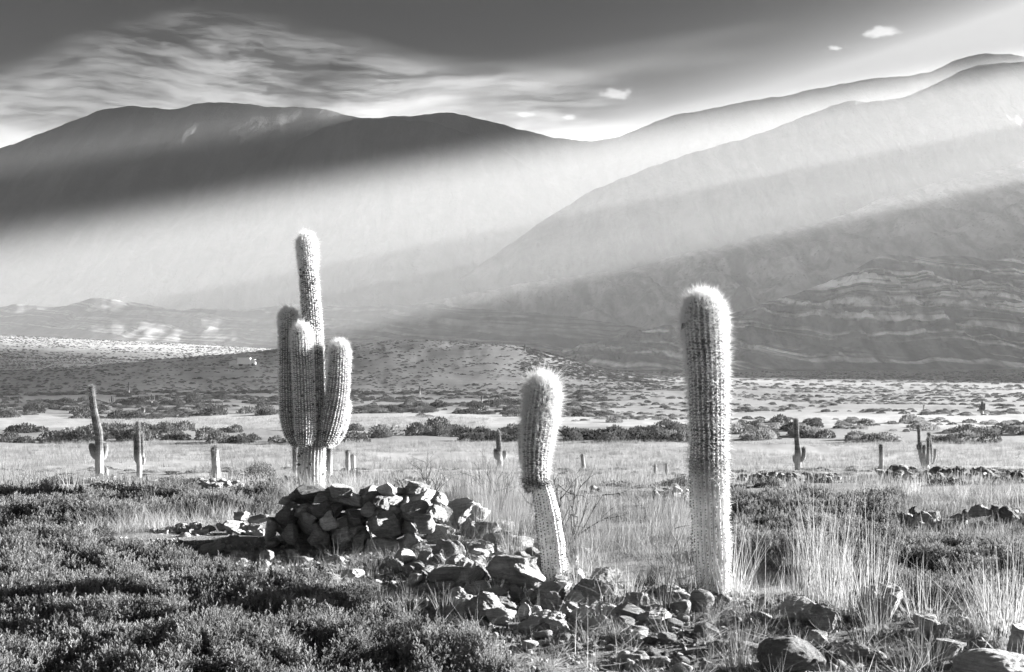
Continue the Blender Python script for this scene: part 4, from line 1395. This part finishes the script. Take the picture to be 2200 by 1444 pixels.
def pts_in(poly, dens, rg):
    p = np.array(poly)
    lo, hi = p.min(0), p.max(0)
    n = int((hi[0] - lo[0]) * (hi[1] - lo[1]) * dens)
    x = rg.uniform(lo[0], hi[0], n)
    y = rg.uniform(lo[1], hi[1], n)
    k = poly_mask(x, y, poly)
    return x[k], y[k]


# --- low leafy scrub that carpets the foreground
FIELD_A = flat_poly([(-120, 1068), (600, 1072), (590, 1106), (480, 1108), (330, 1122), (150, 1150), (230, 1190), (330, 1205), (430, 1220), (560, 1258), (660, 1292), (780, 1328), (900, 1378), (1010, 1428), (1120, 1490),
                     (1180, 1700), (-500, 1700)])
FIELD_B = flat_poly([(1575, 1082), (1930, 1072), (1925, 1150), (1960, 1180), (2300, 1186), (2300, 1330), (2080, 1320), (1960, 1290), (1850, 1260), (1700, 1235), (1585, 1205)])
rg = np.random.default_rng(55)
sprigs = proto_collection('sprig', [sprig_mesh(500 + i) for i in range(6)])


def mound(x, y):
    a = 1 - 2.0 * np.abs(pnoise(x / 0.42, y / 0.50, 61))
    b = 0.5 + fbm(x / 0.9, y / 1.1, 3, 64)
    c = 0.5 + 0.9 * pnoise(x / 0.16, y / 0.16, 66)
    return np.clip(0.115 * np.clip(a - 0.15, 0, 1) * (0.4 + b) + 0.07 * (b - 0.25) + 0.03 * c, 0.0, 0.34)


def sprig_field(name, poly, dens, label, far_scale=1.0):
    x, y = pts_in(poly, dens, rg)
    keep = rg.random(len(x)) < np.clip(8.0 / np.maximum(y, 1), 0.25, 1) ** 1.2
    x, y = x[keep], y[keep]
    h = mound(x, y)
    e = 0.05
    gx = (mound(x + e, y) - h) / e
    gy = (mound(x, y + e) - h) / e
    # bare pockets between the mounds
    k = (h > 0.03) | (rg.random(len(x)) < 0.12)
    x, y, h, gx, gy = x[k], y[k], h[k], gx[k], gy[k]
    lay = 1 - 0.55 * rg.random(len(x)) ** 2.2
    z = ground_z(x, y) + h * lay - 0.07
    rot = np.stack([np.clip(gy, -1.2, 1.2) * 0.55 + rg.normal(0, 0.2, len(x)), -np.clip(gx, -1.2, 1.2) * 0.55 + rg.normal(0, 0.2, len(x)), rg.uniform(0, 6.28, len(x))], -1)
    scl = rg.uniform(0.75, 1.3, len(x)) * np.clip(y / 9.0, 1.0, 1.7) ** 0.6
    return scatter(name, np.stack([x, y, z], -1), rot, scl, rg.integers(0, 6, len(x)), sprigs, label)


sprig_field('ground_cover', FIELD_A, 850, 'low leafy scrub carpeting the left foreground')
sprig_field('ground_cover', FIELD_B, 640, 'low leafy scrub behind the tall grass at right')

# --- grass
tufts = proto_collection('tuft', [blade_mesh('tuft', 600 + i, 26, 0.15, 0.05, 0.45, 0.0014, MAT['grass']) for i in range(4)])
short = proto_collection('short_tuft', [blade_mesh('short_tuft', 620 + i, 20, 0.075, 0.05, 0.6, 0.0015, MAT['grassd'], seg=2) for i in range(4)])
stalk = proto_collection('stalk_tuft', [blade_mesh('stalk_tuft', 640 + i, 22, 0.48, 0.07, 0.20, 0.0013, MAT['grassd'] if i < 3 else MAT['grass'], curl=0.3) for i in range(4)])
field = proto_collection('field_tuft', [blade_mesh('field_tuft', 660 + i, 34, 0.20, 0.30, 0.3, 0.005, MAT['grassf'], seg=2) for i in range(4)])


def grass(name, poly, dens, coll, label, smin=0.7, smax=1.3, thr=None, nsc=0.6, zoff=-0.01, ncol=4, tilt=0.12):
    x, y = pts_in(poly, dens, rg)
    if thr is not None:
        k = fbm(x / nsc, y / nsc, 3, 71) + rg.normal(0, 0.12, len(x)) > thr
        x, y = x[k], y[k]
    z = ground_z(x, y) + zoff
    rot = np.stack([rg.normal(0, tilt, len(x)), rg.normal(0, tilt, len(x)), rg.uniform(0, 6.28, len(x))], -1)
    return scatter(name, np.stack([x, y, z], -1), rot, rg.uniform(smin, smax, len(x)), rg.integers(0, ncol, len(x)), coll, label)


NEAR_R = flat_poly([(640, 1190), (950, 1200), (1330, 1240), (1500, 1255), (2260, 1300), (2400, 1520), (1100, 1520), (980, 1380), (860, 1310), (700, 1250), (600, 1215)])
grass('short_grass', NEAR_R, 170, short, 'short dry grass on the stony foreground', 0.35, 0.9, thr=-0.08)
pebble = proto_collection('pebble', [with_mat(SMALL[i], MAT[('rock', 'rockp', 'rockd')[i % 3]]) for i in range(6)])
grass('gravel', NEAR_R, 330, pebble, 'gravel and grit between the foreground stones', 0.005, 0.02, zoff=0.002, ncol=6, tilt=0.5)
grass('straw', NEAR_R, 60, tufts, 'flattened straw litter on the stony ground', 0.4, 0.9, thr=-0.1, nsc=0.9, tilt=1.1, zoff=0.01)
UNDER = flat_poly([(250, 1160), (600, 1168), (940, 1192), (940, 1225), (1000, 1300), (860, 1320), (560, 1262), (330, 1212)])
grass('short_grass', UNDER, 330, short, 'short grass and weeds below the stone walls', 0.35, 0.95, thr=-0.2)
grass('gravel', UNDER, 260, pebble, 'gravel below the stone walls', 0.006, 0.024, zoff=0.002, ncol=6, tilt=0.5)
MIDG = flat_poly([(960, 1060), (1480, 1060), (1480, 1262), (1225, 1230), (1000, 1160)])
grass('short_grass', MIDG, 120, short, 'low grass under the tall stalks', 0.8, 1.8, thr=-0.2)
grass('short_grass', flat_poly([(1880, 1050), (2300, 1040), (2300, 1190), (1960, 1180), (1900, 1120)]), 130, short, 'low grass around the right stone pile', 0.8, 1.8, thr=-0.2)
grass('dry_grass', flat_poly([(1180, 1280), (1500, 1260), (2260, 1300), (2400, 1500), (1500, 1500), (1250, 1380)]), 26, tufts, 'pale dry grass between the foreground stones', 0.5, 1.0, thr=0.08)
grass('dry_grass', flat_poly([(620, 1150), (930, 1185), (930, 1215), (700, 1225), (600, 1190)]), 120, short, 'short grass along the foot of the dark wall', 0.5, 1.0)
grass('tall_grass', flat_poly([(1205, 1108), (1480, 1092), (1480, 1262), (1330, 1262), (1225, 1230)]), 60, stalk, 'thin tall grass between the leaning and the column cactus', 0.45, 0.95, thr=-0.05, nsc=0.8)
grass('tall_grass', flat_poly([(960, 1060), (1130, 1060), (1150, 1150), (1050, 1160), (960, 1110)]), 46, stalk, 'thin tall grass behind the collapsed wall', 0.6, 1.1)
grass('tall_grass', flat_poly([(1570, 1195), (1720, 1225), (2100, 1290), (2260, 1310), (2260, 1345), (1900, 1310), (1570, 1275)]), 10, stalk, 'loose tall grass stalks in front of the right scrub', 0.45, 0.95)
grass('dry_grass', flat_poly([(170, 1122), (480, 1108), (590, 1104), (590, 1135), (330, 1150), (180, 1160)]), 60, tufts, 'pale grass behind the low tumbled wall', 0.7, 1.4)
grass('dry_grass', flat_poly([(560, 1060), (1000, 1042), (1000, 1075), (600, 1100)]), 30, tufts, 'pale grass behind the dark stone wall', 0.9, 1.9)
grass('dry_grass', flat_poly([(1930, 1060), (2300, 1050), (2300, 1090), (2000, 1096), (1850, 1070)]), 40, tufts, 'pale grass above the right stone pile', 0.6, 1.4, thr=-0.1)


def strip(px0, px1, t0, t1):
    return [((px0 - 1100) / F * t0, t0), ((px1 - 1100) / F * t0, t0), ((px1 - 1100) / F * t1, t1), ((px0 - 1100) / F * t1, t1)]


grass('pale_grass', strip(-60, 2260, 15.5, 34), 7.0, field, 'pale grass on the slope beyond the stone walls', 0.5, 1.1, thr=0.06, nsc=4.0)
grass('pale_grass', strip(-60, 2260, 34, 58), 2.6, field, 'rough grass on the lower slope', 0.6, 1.2, thr=0.04, nsc=9.0)
grass('pale_grass', strip(-60, 2260, 56, 98), 2.6, field, 'bright pale grass flat crossing the middle distance', 0.9, 1.5, thr=-0.12, nsc=14.0)
grass('pale_grass', strip(200, 1050, 128, 165), 0.9, field, 'bright pale grass patch beyond the scrub belt', 1.2, 2.0, thr=-0.3, nsc=20.0)


# --- grass clumps that stand on their own
def clump(name, px, py, h, n, spread, lean, label, mat='grass', seed=0, cat='grass clump', width=0.0016, hvar=0.3, dz=0.0):
    hit = on_ground(px, py)
    me = blade_mesh(name, seed, n, h, spread, lean, width, MAT[mat], seg=5, curl=0.5, hvar=hvar)
    return add(name, me, None, loc=(hit[0], hit[1], hit[2] - 0.01 + dz), rot=(0, 0, seed * 0.7), label=label, cat=cat)


clump('grass_clump', 1786, 1300, 0.62, 210, 0.16, 0.16, 'tallest pale grass clump behind the bright smooth boulder', seed=1, hvar=0.28)
clump('grass_clump', 1740, 1290, 0.50, 110, 0.12, 0.22, 'loose pale grass clump left of the tallest clump', seed=2, hvar=0.4)
clump('grass_clump', 1868, 1330, 0.48, 160, 0.15, 0.22, 'pale grass clump over the large half hidden boulder', seed=3)
clump('grass_clump', 2140, 1370, 0.42, 240, 0.16, 0.25, 'dense bright grass clump near the right edge', seed=4)
clump('grass_clump', 2165, 1340, 0.55, 90, 0.14, 0.18, 'tall thin grass clump behind the dense bright clump', seed=5)
clump('grass_clump', 1985, 1335, 0.30, 110, 0.12, 0.4, 'spreading grass clump around the pale rock', seed=6)
clump('grass_clump', 1640, 1330, 0.34, 70, 0.14, 0.5, 'sparse splayed grass right of the column cactus', seed=7)
clump('grass_clump', 1485, 1275, 0.42, 130, 0.12, 0.3, 'grass clump leaning against the left of the column cactus', seed=8)
clump('grass_clump', 1580, 1280, 0.40, 90, 0.12, 0.4, 'grass clump against the right foot of the column cactus', seed=9)
clump('grass_clump', 1345, 1300, 0.24, 130, 0.08, 0.45, 'bright low grass clump right of the rubble', seed=10)
clump('grass_clump', 1100, 1195, 0.30, 150, 0.10, 0.4, 'bright grass clump left of the leaning cactus', seed=11)
clump('grass_clump', 1240, 1260, 0.22, 90, 0.08, 0.6, 'curling grass at the right foot of the leaning cactus', seed=12)
clump('grass_clump', 880, 1325, 0.16, 40, 0.05, 0.35, 'small white grass tuft at the edge of the left scrub', seed=13)
clump('grass_clump', 955, 1330, 0.20, 36, 0.05, 0.4, 'small pale grass tuft below the flat faced block', seed=14)
clump('grass_clump', 1600, 1440, 0.20, 90, 0.10, 0.5, 'grass clump left of the large dark boulder', 'grassd', seed=15)
clump('grass_clump', 1980, 1435, 0.22, 110, 0.12, 0.5, 'dull grass clump before the pale corner boulder', 'grassd', seed=16)
clump('grass_clump', 1890, 1370, 0.28, 70, 0.08, 0.3, 'thin pale grass before the large half hidden boulder', seed=17)
clump('rush_clump', 985, 1190, 0.30, 150, 0.06, 0.55, 'dark rush clump growing out of the rubble', 'rush', seed=21, cat='rush', width=0.0022)
clump('rush_clump', 1390, 1258, 0.13, 170, 0.07, 0.5, 'round dark rush tussock in the tall grass', 'rush', seed=22, cat='rush', width=0.0022)
for i, (px, py, h) in enumerate(((1147, 1398, 0.16), (1236, 1410, 0.24), (1262, 1440, 0.36), (940, 1440, 0.16))):
    clump('grass_stalk', px, py, h, 2, 0.004, 0.05, ('first', 'second', 'third', 'lone left')[i] + ' single upright pale grass stalk along the bottom of the picture, from the left'
          if i < 3 else 'lone upright pale stalk in the scrub at the bottom', seed=31 + i, cat='grass', width=0.0013, hvar=0.1)


# --- twiggy dead bushes
def twig_bush(name, px, py, h, n, spread, label, seed, width=0.009, mat='wood', levels=2, t=None):
    rg2 = np.random.default_rng(seed)
    hit = on_ground(px, py) if t is None else at_depth(px, t)
    V, Fc = [], []

    def limb(p, d, ln, w, lv):
        pts = [p]
        seg = 5
        for k in range(seg):
            d = d + rg2.normal(size=3) * 0.13
            d[2] += 0.03
            d = d / np.linalg.norm(d)
            p = p + d * ln / seg
            pts.append(p)
            if lv > 0 and k >= 1 and rg2.random() < 0.75:
                sd = d + rg2.normal(size=3) * 0.55
                limb(p, sd / np.linalg.norm(sd), ln * rg2.uniform(0.3, 0.55), w * 0.55, lv - 1)
        a = np.array([1.0, 0.1, 0]) if abs(d[0]) < 0.8 else np.array([0, 1.0, 0])
        s1 = np.cross(d, a)
        s1 /= np.linalg.norm(s1)
        s2 = np.cross(d, s1)
        o = len(V)
        for k, q in enumerate(pts):
            ww = w * (1 - 0.75 * k / seg)
            for m in range(4):
                V.append(q + s1 * ww * math.cos(m * 1.571) + s2 * ww * math.sin(m * 1.571))
        for k in range(seg):
            for m in range(4):
                m2 = (m + 1) % 4
                Fc.append([o + 4 * k + m, o + 4 * k + m2, o + 4 * k + 4 + m2, o + 4 * k + 4 + m])
    for i in range(n):
        a = rg2.uniform(0, 6.28)
        le = rg2.uniform(0.1, 1.0) * spread
        d = np.array([math.cos(a) * le, math.sin(a) * le, 1.0])
        limb(np.array([math.cos(a), math.sin(a), 0]) * 0.03, d / np.linalg.norm(d), h * rg2.uniform(0.6, 1.1), width, levels)
    return add(name, make_mesh(name, np.array(V), np.array(Fc)), MAT[mat], loc=hit, label=label, cat='dead bush')


twig_bush('dead_bush', 1222, 1168, 0.50, 12, 0.75, 'dark dead branches fanning out right of the leaning cactus', 3)
twig_bush('dead_bush', 1430, 1318, 0.52, 7, 0.30, 'thin dark upright stems left of the column cactus', 5, width=0.004, levels=1)
twig_bush('dead_bush', 1072, 1100, 0.55, 14, 0.55, 'tangled dark twigs behind the rubble below the small armed cactus', 7, width=0.005)
twig_bush('dead_bush', 925, 1075, 0.42, 12, 0.7, 'tangled dark twigs at the right end of the dark stone wall', 9, width=0.005)
twig_bush('dead_bush', 1845, 1395, 0.30, 8, 0.5, 'small dark twiggy bush beside the grey stone at the lower right', 11, width=0.003, levels=1)

# --- single bushes
BUSH = [shrub_mesh('bush', 700 + i, MAT['leafd'], 1500, 0.05, 0.7) for i in range(2)] + [shrub_mesh('bush', 704, MAT['leaf'], 1500, 0.05, 0.7)]


def bush(px, py, w, h, label, t=None, k=0, cat='bush', group=None, name='bush', mesh=None):
    hit = on_ground(px, py) if t is None else at_depth(px, t)
    tt = hit[1]
    me = BUSH[k] if mesh is None else mesh
    return add(name, me, None, loc=hit, rot=(0, 0, random.uniform(0, 6.28)), scale=(w / 2 / F * tt, w / 2 / F * tt, h / F * tt / 0.7), label=label, cat=cat, group=group)


bush(555, 1046, 100, 48, 'wide twiggy bush right of the short piled wall', t=20)
bush(762, 1036, 56, 34, 'small bush below the twin small cacti', t=26)
bush(372, 1064, 90, 34, 'dark bush at the left end of the short piled wall', t=15.6, k=1)
bush(218, 1166, 66, 40, 'dark round bush left of the low tumbled wall', k=1)
bush(215, 1040, 50, 30, 'pale twiggy bush at the foot of the crooked cactus', t=24, k=2)
bush(770, 1300, 90, 60, 'dark dense bush at the edge of the left scrub below the wall', k=1)
bush(1462, 1070, 60, 40, 'dark bush left of the column cactus above the stone pile', t=14.5, k=1)
bush(1700, 1092, 70, 34, 'dark bush in the scrub field right of the column cactus', k=1)
bush(1770, 1100, 60, 30, 'smaller dark bush beside the one right of the column cactus', k=0)
bush(2185, 1170, 60, 44, 'dark bush at the right edge below the stone pile', k=1)

# --- scrub of the plain, bush by bush where it shows largest
SCRUB_D = [shrub_mesh('scrub', 720 + i, MAT['leafd'], 420, 0.13, 0.55) for i in range(4)]
SCRUB_P = [shrub_mesh('scrub', 730 + i, MAT['leafm'], 420, 0.13, 0.55) for i in range(3)]
rg = np.random.default_rng(91)


MARKS = [(-60, 'left of the crooked cactus'), (165, 'behind the crooked cactus'), (255, 'behind the three pronged cactus'), (345, 'left above the stubby single cactus'), (440, 'above the stubby single cactus'),
         (520, 'left of the tall branching cactus'), (600, 'behind the tall branching cactus'), (752, 'above the twin small cacti'), (840, 'between twin small cacti and small armed cactus'), (1000, 'above the small armed cactus'),
         (1110, 'behind the leaning cactus'), (1205, 'right of the leaning cactus'), (1320, 'midway between leaning and column cactus'), (1410, 'left of the column cactus'), (1480, 'behind the column cactus'),
         (1570, 'right of the column cactus'), (1660, 'behind the one armed far cactus'), (1760, 'right of the one armed far cactus'), (1850, 'behind the short cactus post'), (1940, 'behind the many armed cactus'), (2040, 'right of the many armed cactus'), (2140, 'at the right edge')]


def near_mark(px):
    return [m for (x0, m) in MARKS if px >= x0][-1] if px >= -60 else MARKS[0][1]


def scrub_belt(n_, px0, px1, t0, t1, r0, r1, label, group, dark=0.8, clump_=True):
    k = 0
    tries = 0
    while k < n_ and tries < n_ * 30:
        tries += 1
        tt = math.exp(rg.uniform(math.log(t0), math.log(t1)))
        px = rg.uniform(px0, px1)
        x = (px - 1100) / F * tt
        if clump_ and fbm(np.array([x / 16.0]), np.array([tt / 9.0]), 2, 81)[0] < -0.02:
            continue
        s = rg.uniform(r0, r1)
        me = SCRUB_D[rg.integers(4)] if rg.random() < dark else SCRUB_P[rg.integers(3)]
        add('scrub_bush', me, None, loc=(x, tt, gz(x, tt) - 0.05), rot=(0, 0, rg.uniform(0, 6.28)), scale=(s * rg.uniform(0.8, 1.3), s, s * rg.uniform(1.0, 1.7)), label='%s %s bush %s, %s' % ('small' if s < r0 + (r1 - r0) * 0.33 else 'middling' if s < r0 + (r1 - r0) * 0.66 else 'large', 'pale' if me in SCRUB_P else 'dark', label, near_mark(px)), cat='bush', group=group)
        k += 1


scrub_belt(120, -40, 1450, 97, 128, 0.7, 1.7, 'in the near scrub belt', 'bushes of the near scrub belt', 0.9)
scrub_belt(80, 1250, 2240, 98, 150, 0.7, 1.5, 'on the right plain', 'bushes on the right plain', 0.55)
scrub_belt(90, -40, 1300, 168, 235, 0.8, 1.9, 'in the far scrub belt', 'bushes of the far scrub belt', 0.9)
far_scrub = proto_collection('scrub_proto', SCRUB_D + SCRUB_P)


def scrub_mass(name, px0, px1, t0, t1, n_, r0, r1, label, thr=-0.1, dark=0.85, nsc=30.0):
    tt = np.sqrt(rg.uniform(t0 ** 2, t1 ** 2, n_))
    x = rg.uniform((px0 - 1100) / F, (px1 - 1100) / F, n_) * tt
    k = fbm(x / nsc, tt / (nsc * 0.6), 3, 85) > thr
    x, tt = x[k], tt[k]
    idx = np.where(rg.random(len(x)) < dark, rg.integers(0, 4, len(x)), rg.integers(4, 7, len(x)))
    scatter(name, np.stack([x, tt, ground_z(x, tt) - 0.05], -1), np.stack([x * 0, x * 0, rg.uniform(0, 6.28, len(x))], -1), rg.uniform(r0, r1, len(x)), idx, far_scrub, label)


scrub_mass('scrub', -40, 1300, 165, 300, 3200, 0.5, 1.2, 'dense dark scrub at the foot of the hillock', thr=-0.05)
scrub_mass('scrub', -40, 1450, 280, 900, 24000, 0.3, 0.8, 'scattered dark scrub over the pale fan and hillock', thr=-0.3)
scrub_mass('scrub', 1120, 1400, 380, 560, 2600, 0.5, 1.1, 'dark scrub on the right flank of the hillock', thr=-0.6)
scrub_mass('scrub', 1200, 2260, 110, 420, 3400, 0.4, 1.0, 'mottled scrub over the right plain', thr=-0.02, dark=0.6)
scrub_mass('scrub', -60, 800, 850, 1800, 7000, 0.6, 1.5, 'fine scrub speckling the bright upper fan at left', thr=-0.2, nsc=120)
scrub_mass('scrub', -60, 2260, 16, 56, 1500, 0.12, 0.34, 'small dull scrub on the slope beyond the stone walls', thr=-0.1, dark=0.5, nsc=5)
scrub_mass('scrub', 1200, 2260, 420, 1300, 3500, 0.8, 1.8, 'sparse scrub on the far right plain', thr=-0.05, dark=0.8, nsc=90)

# --- a white vehicle raising dust on the track across the plain
hit = on_ground(531, 787)
if hit is not None:
    vx, vy, vz = hit
    s = vy / F * 0.9
    car = empty('truck', (vx, vy, vz), 'tiny white truck driving along the track across the pale plain', 'truck')

    def boxm(name, x0, x1, y0, y1, z0, z1, mat, taper=0.0):
        v = [(x0, y0, z0), (x1, y0, z0), (x1, y1, z0), (x0, y1, z0), (x0 + taper, y0, z1), (x1 - taper, y0, z1), (x1 - taper, y1, z1), (x0 + taper, y1, z1)]
        f = np.array([(0, 3, 2, 1), (4, 5, 6, 7), (0, 1, 5, 4), (1, 2, 6, 5), (2, 3, 7, 6), (3, 0, 4, 7)])
        return add(name, make_mesh(name, np.array(v, float), f, False), mat, car)
    MAT['paint'] = plain('white_paint', 0.8, 0.4)
    MAT['tyre'] = plain('tyre', 0.03)
    boxm('cargo_body', -3.2, 1.2, -1.1, 1.1, 0.7, 3.0, MAT['paint'])
    boxm('cab', 1.25, 3.1, -1.05, 1.05, 0.6, 2.4, MAT['paint'], 0.25)
    boxm('windscreen', 2.75, 3.0, -0.95, 0.95, 1.5, 2.2, MAT['tyre'])
    for wx in (-2.3, 2.2):
        for wy in (-0.95, 0.95):
            a = np.linspace(0, 6.283, 12, endpoint=False)
            ring = np.stack([np.cos(a) * 0.5, a * 0, np.sin(a) * 0.5], -1)
            v = np.concatenate([ring + [0, -0.14, 0], ring + [0, 0.14, 0]])
            fq = np.array([[k, (k + 1) % 12, 12 + (k + 1) % 12, 12 + k] for k in range(12)])
            ft = np.array([[0, k, k + 1] for k in range(1, 11)] + [[12, 12 + k + 1, 12 + k] for k in range(1, 11)])
            add('wheel', make_mesh('wheel', v, [fq, ft], False), MAT['tyre'], car, loc=(wx, wy, 0.5))

# ------------------------------------------------------------------ the light shaft: unseen ridge and cloud added and shaped to cut it out, haze between
K_BEAM = 0.20                                    # slope of the shaft
M_BEAM = (K_BEAM * S.x - S.z) / S.y              # the shaft's plane holds the sun's direction
# lower and upper side of the lit slab, measured from the camera


CH_Y = [0, 4940, 5120, 5900, 6500, 7200, 8000, 9300, 10800, 12200]
CH_C = [60, 60, -55, -55, 80, 150, 195, 240, 500, 400]       # upper side, by distance along the added shade cloud


def build_shade_ridge():
    """unseen ridge added beside the valley; its crest shades the air below the shaft"""
    u = np.linspace(-1, 1, 41)
    yv = np.linspace(300, 11600, 261)
    Y, U = np.meshgrid(yv, u, indexing='ij')
    crest = np.interp(Y, [0, 1260, 1600, 2300, 2800, 3800, 4700, 4850, 5500, 5700, 7200], [-55, -55, -125, -125, -115, -160, -160, -25, -25, -170, -200]) + K_BEAM * 3400 - M_BEAM * Y + 30 * fbm(Y / 420.0, Y * 0 + 3.3, 4, 5) * sstep(Y, 1500, 2000)
    x = 3400 + U * 1150 + 0 * Y
    prof = np.clip(1 - np.abs(U), 0, 1) ** 1.15
    end = sstep(Y, 300, 1000) * (1 - sstep(Y, 10800, 11600))
    z = -12 + (crest + 12) * prof * end
    z = z + 60 * np.clip(np.abs(U) * 4, 0, 1) * np.clip((1 - np.abs(U)) * 4, 0, 1) * end * (ridged(Y / 500.0, U * 1.5, 4, 8) - 1)
    me = make_mesh('shade_ridge_mesh', np.stack([x, Y, z], -1), grid_faces(len(yv), len(u)))
    add('shade_ridge', me, MAT['farr'], kind='structure', label='added unseen ridge shading the air below the light shaft')


def build_shade_cloud(name, low, top, seed, label):
    """unseen cloud added to shade the air above the shaft; low and top are measured from the plane of the light shaft"""
    nu, nv = 520, 48
    yv = np.linspace(1500, 17500, nu)
    a = np.linspace(0, 2 * math.pi, nv, endpoint=False)
    Y, A = np.meshgrid(yv, a, indexing='ij')
    plane = K_BEAM * 13000 - M_BEAM * Y
    base = plane + low(Y)
    hgt = np.maximum(top(Y) - low(Y), 30)
    endc = np.sqrt(np.clip(1 - ((Y - 9500) / 8000.0) ** 4, 0.0, 1))
    puff = 1 + 0.16 * fbm(Y / 700.0, A * 2.0, 4, seed) * (0.5 + 0.5 * np.sin(A))
    x = 13000 + np.cos(A) * 700 * puff * endc
    z = base + hgt / 2 + np.sin(A) * hgt / 2 * endc
    me = make_mesh(name, np.stack([x, Y, z], -1), grid_faces(nu, nv, True))
    if 'cloud' not in MAT:
        m, n, b = new_mat('cloud')
        b.inputs['Base Color'].default_value = (0.8, 0.8, 0.8, 1)
        b.inputs['Roughness'].default_value = 1.0
        MAT['cloud'] = m
    add(name, me, MAT['cloud'], kind='stuff', label=label)


def ragged(Y, amp, seed):
    return amp * fbm(Y / 900.0, Y * 0 + 1.7, 4, seed)


def slit(Y):
    """gaps shaped into the added cloud to let sun onto single slopes"""
    s = 0
    for (c, w, h) in ((13700, 420, 200), (12800, 260, 90)):
        s = s + h * np.exp(-((Y - c) / w) ** 2)
    return s


HAZE_DENSITY = 0.7e-4


def build_haze():
    v = [(-8200, -1600, -40), (4700, -1600, -40), (4700, 14000, -40), (-8200, 14000, -40)]
    v = v + [(p[0], p[1], 2650) for p in v]
    f = [(0, 3, 2, 1), (4, 5, 6, 7), (0, 1, 5, 4), (1, 2, 6, 5), (2, 3, 7, 6), (3, 0, 4, 7)]
    me = make_mesh('haze', v, np.array(f), smooth=False)
    m = bpy.data.materials.new('haze')
    m.use_nodes = True
    n = NT(m.node_tree)
    n.n.clear()
    pv = n.new('ShaderNodeVolumePrincipled')
    pv.inputs['Color'].default_value = (0.97, 0.97, 0.97, 1)
    pv.inputs['Density'].default_value = HAZE_DENSITY
    pv.inputs['Anisotropy'].default_value = 0.0
    o = n.new('ShaderNodeOutputMaterial')
    n.l.new(pv.outputs[0], o.inputs['Volume'])
    m.cycles.homogeneous_volume = True
    add('haze', me, m, kind='stuff', label='pale dusty haze filling the valley')


build_shade_ridge()  # added out of view, crest shaped to shade the lower air
build_shade_cloud('shade_cloud', lambda Y: np.interp(Y, CH_Y, CH_C) + ragged(Y, 60, 15) * sstep(Y, 6600, 8000), lambda Y: 1150 - slit(Y) + Y * 0, 18,  # added out of view, underside shaped to shade the upper air
            'added unseen cloud shading the air above the light shaft')
build_shade_cloud('shade_cloud', lambda Y: 1140 + ragged(Y, 30, 31) * 0 + Y * 0, lambda Y: 2900 + ragged(Y, 300, 16), 22, 'higher unseen cloud added to carry the shade further up')  # second added cloud, extends the shade upward
build_haze()
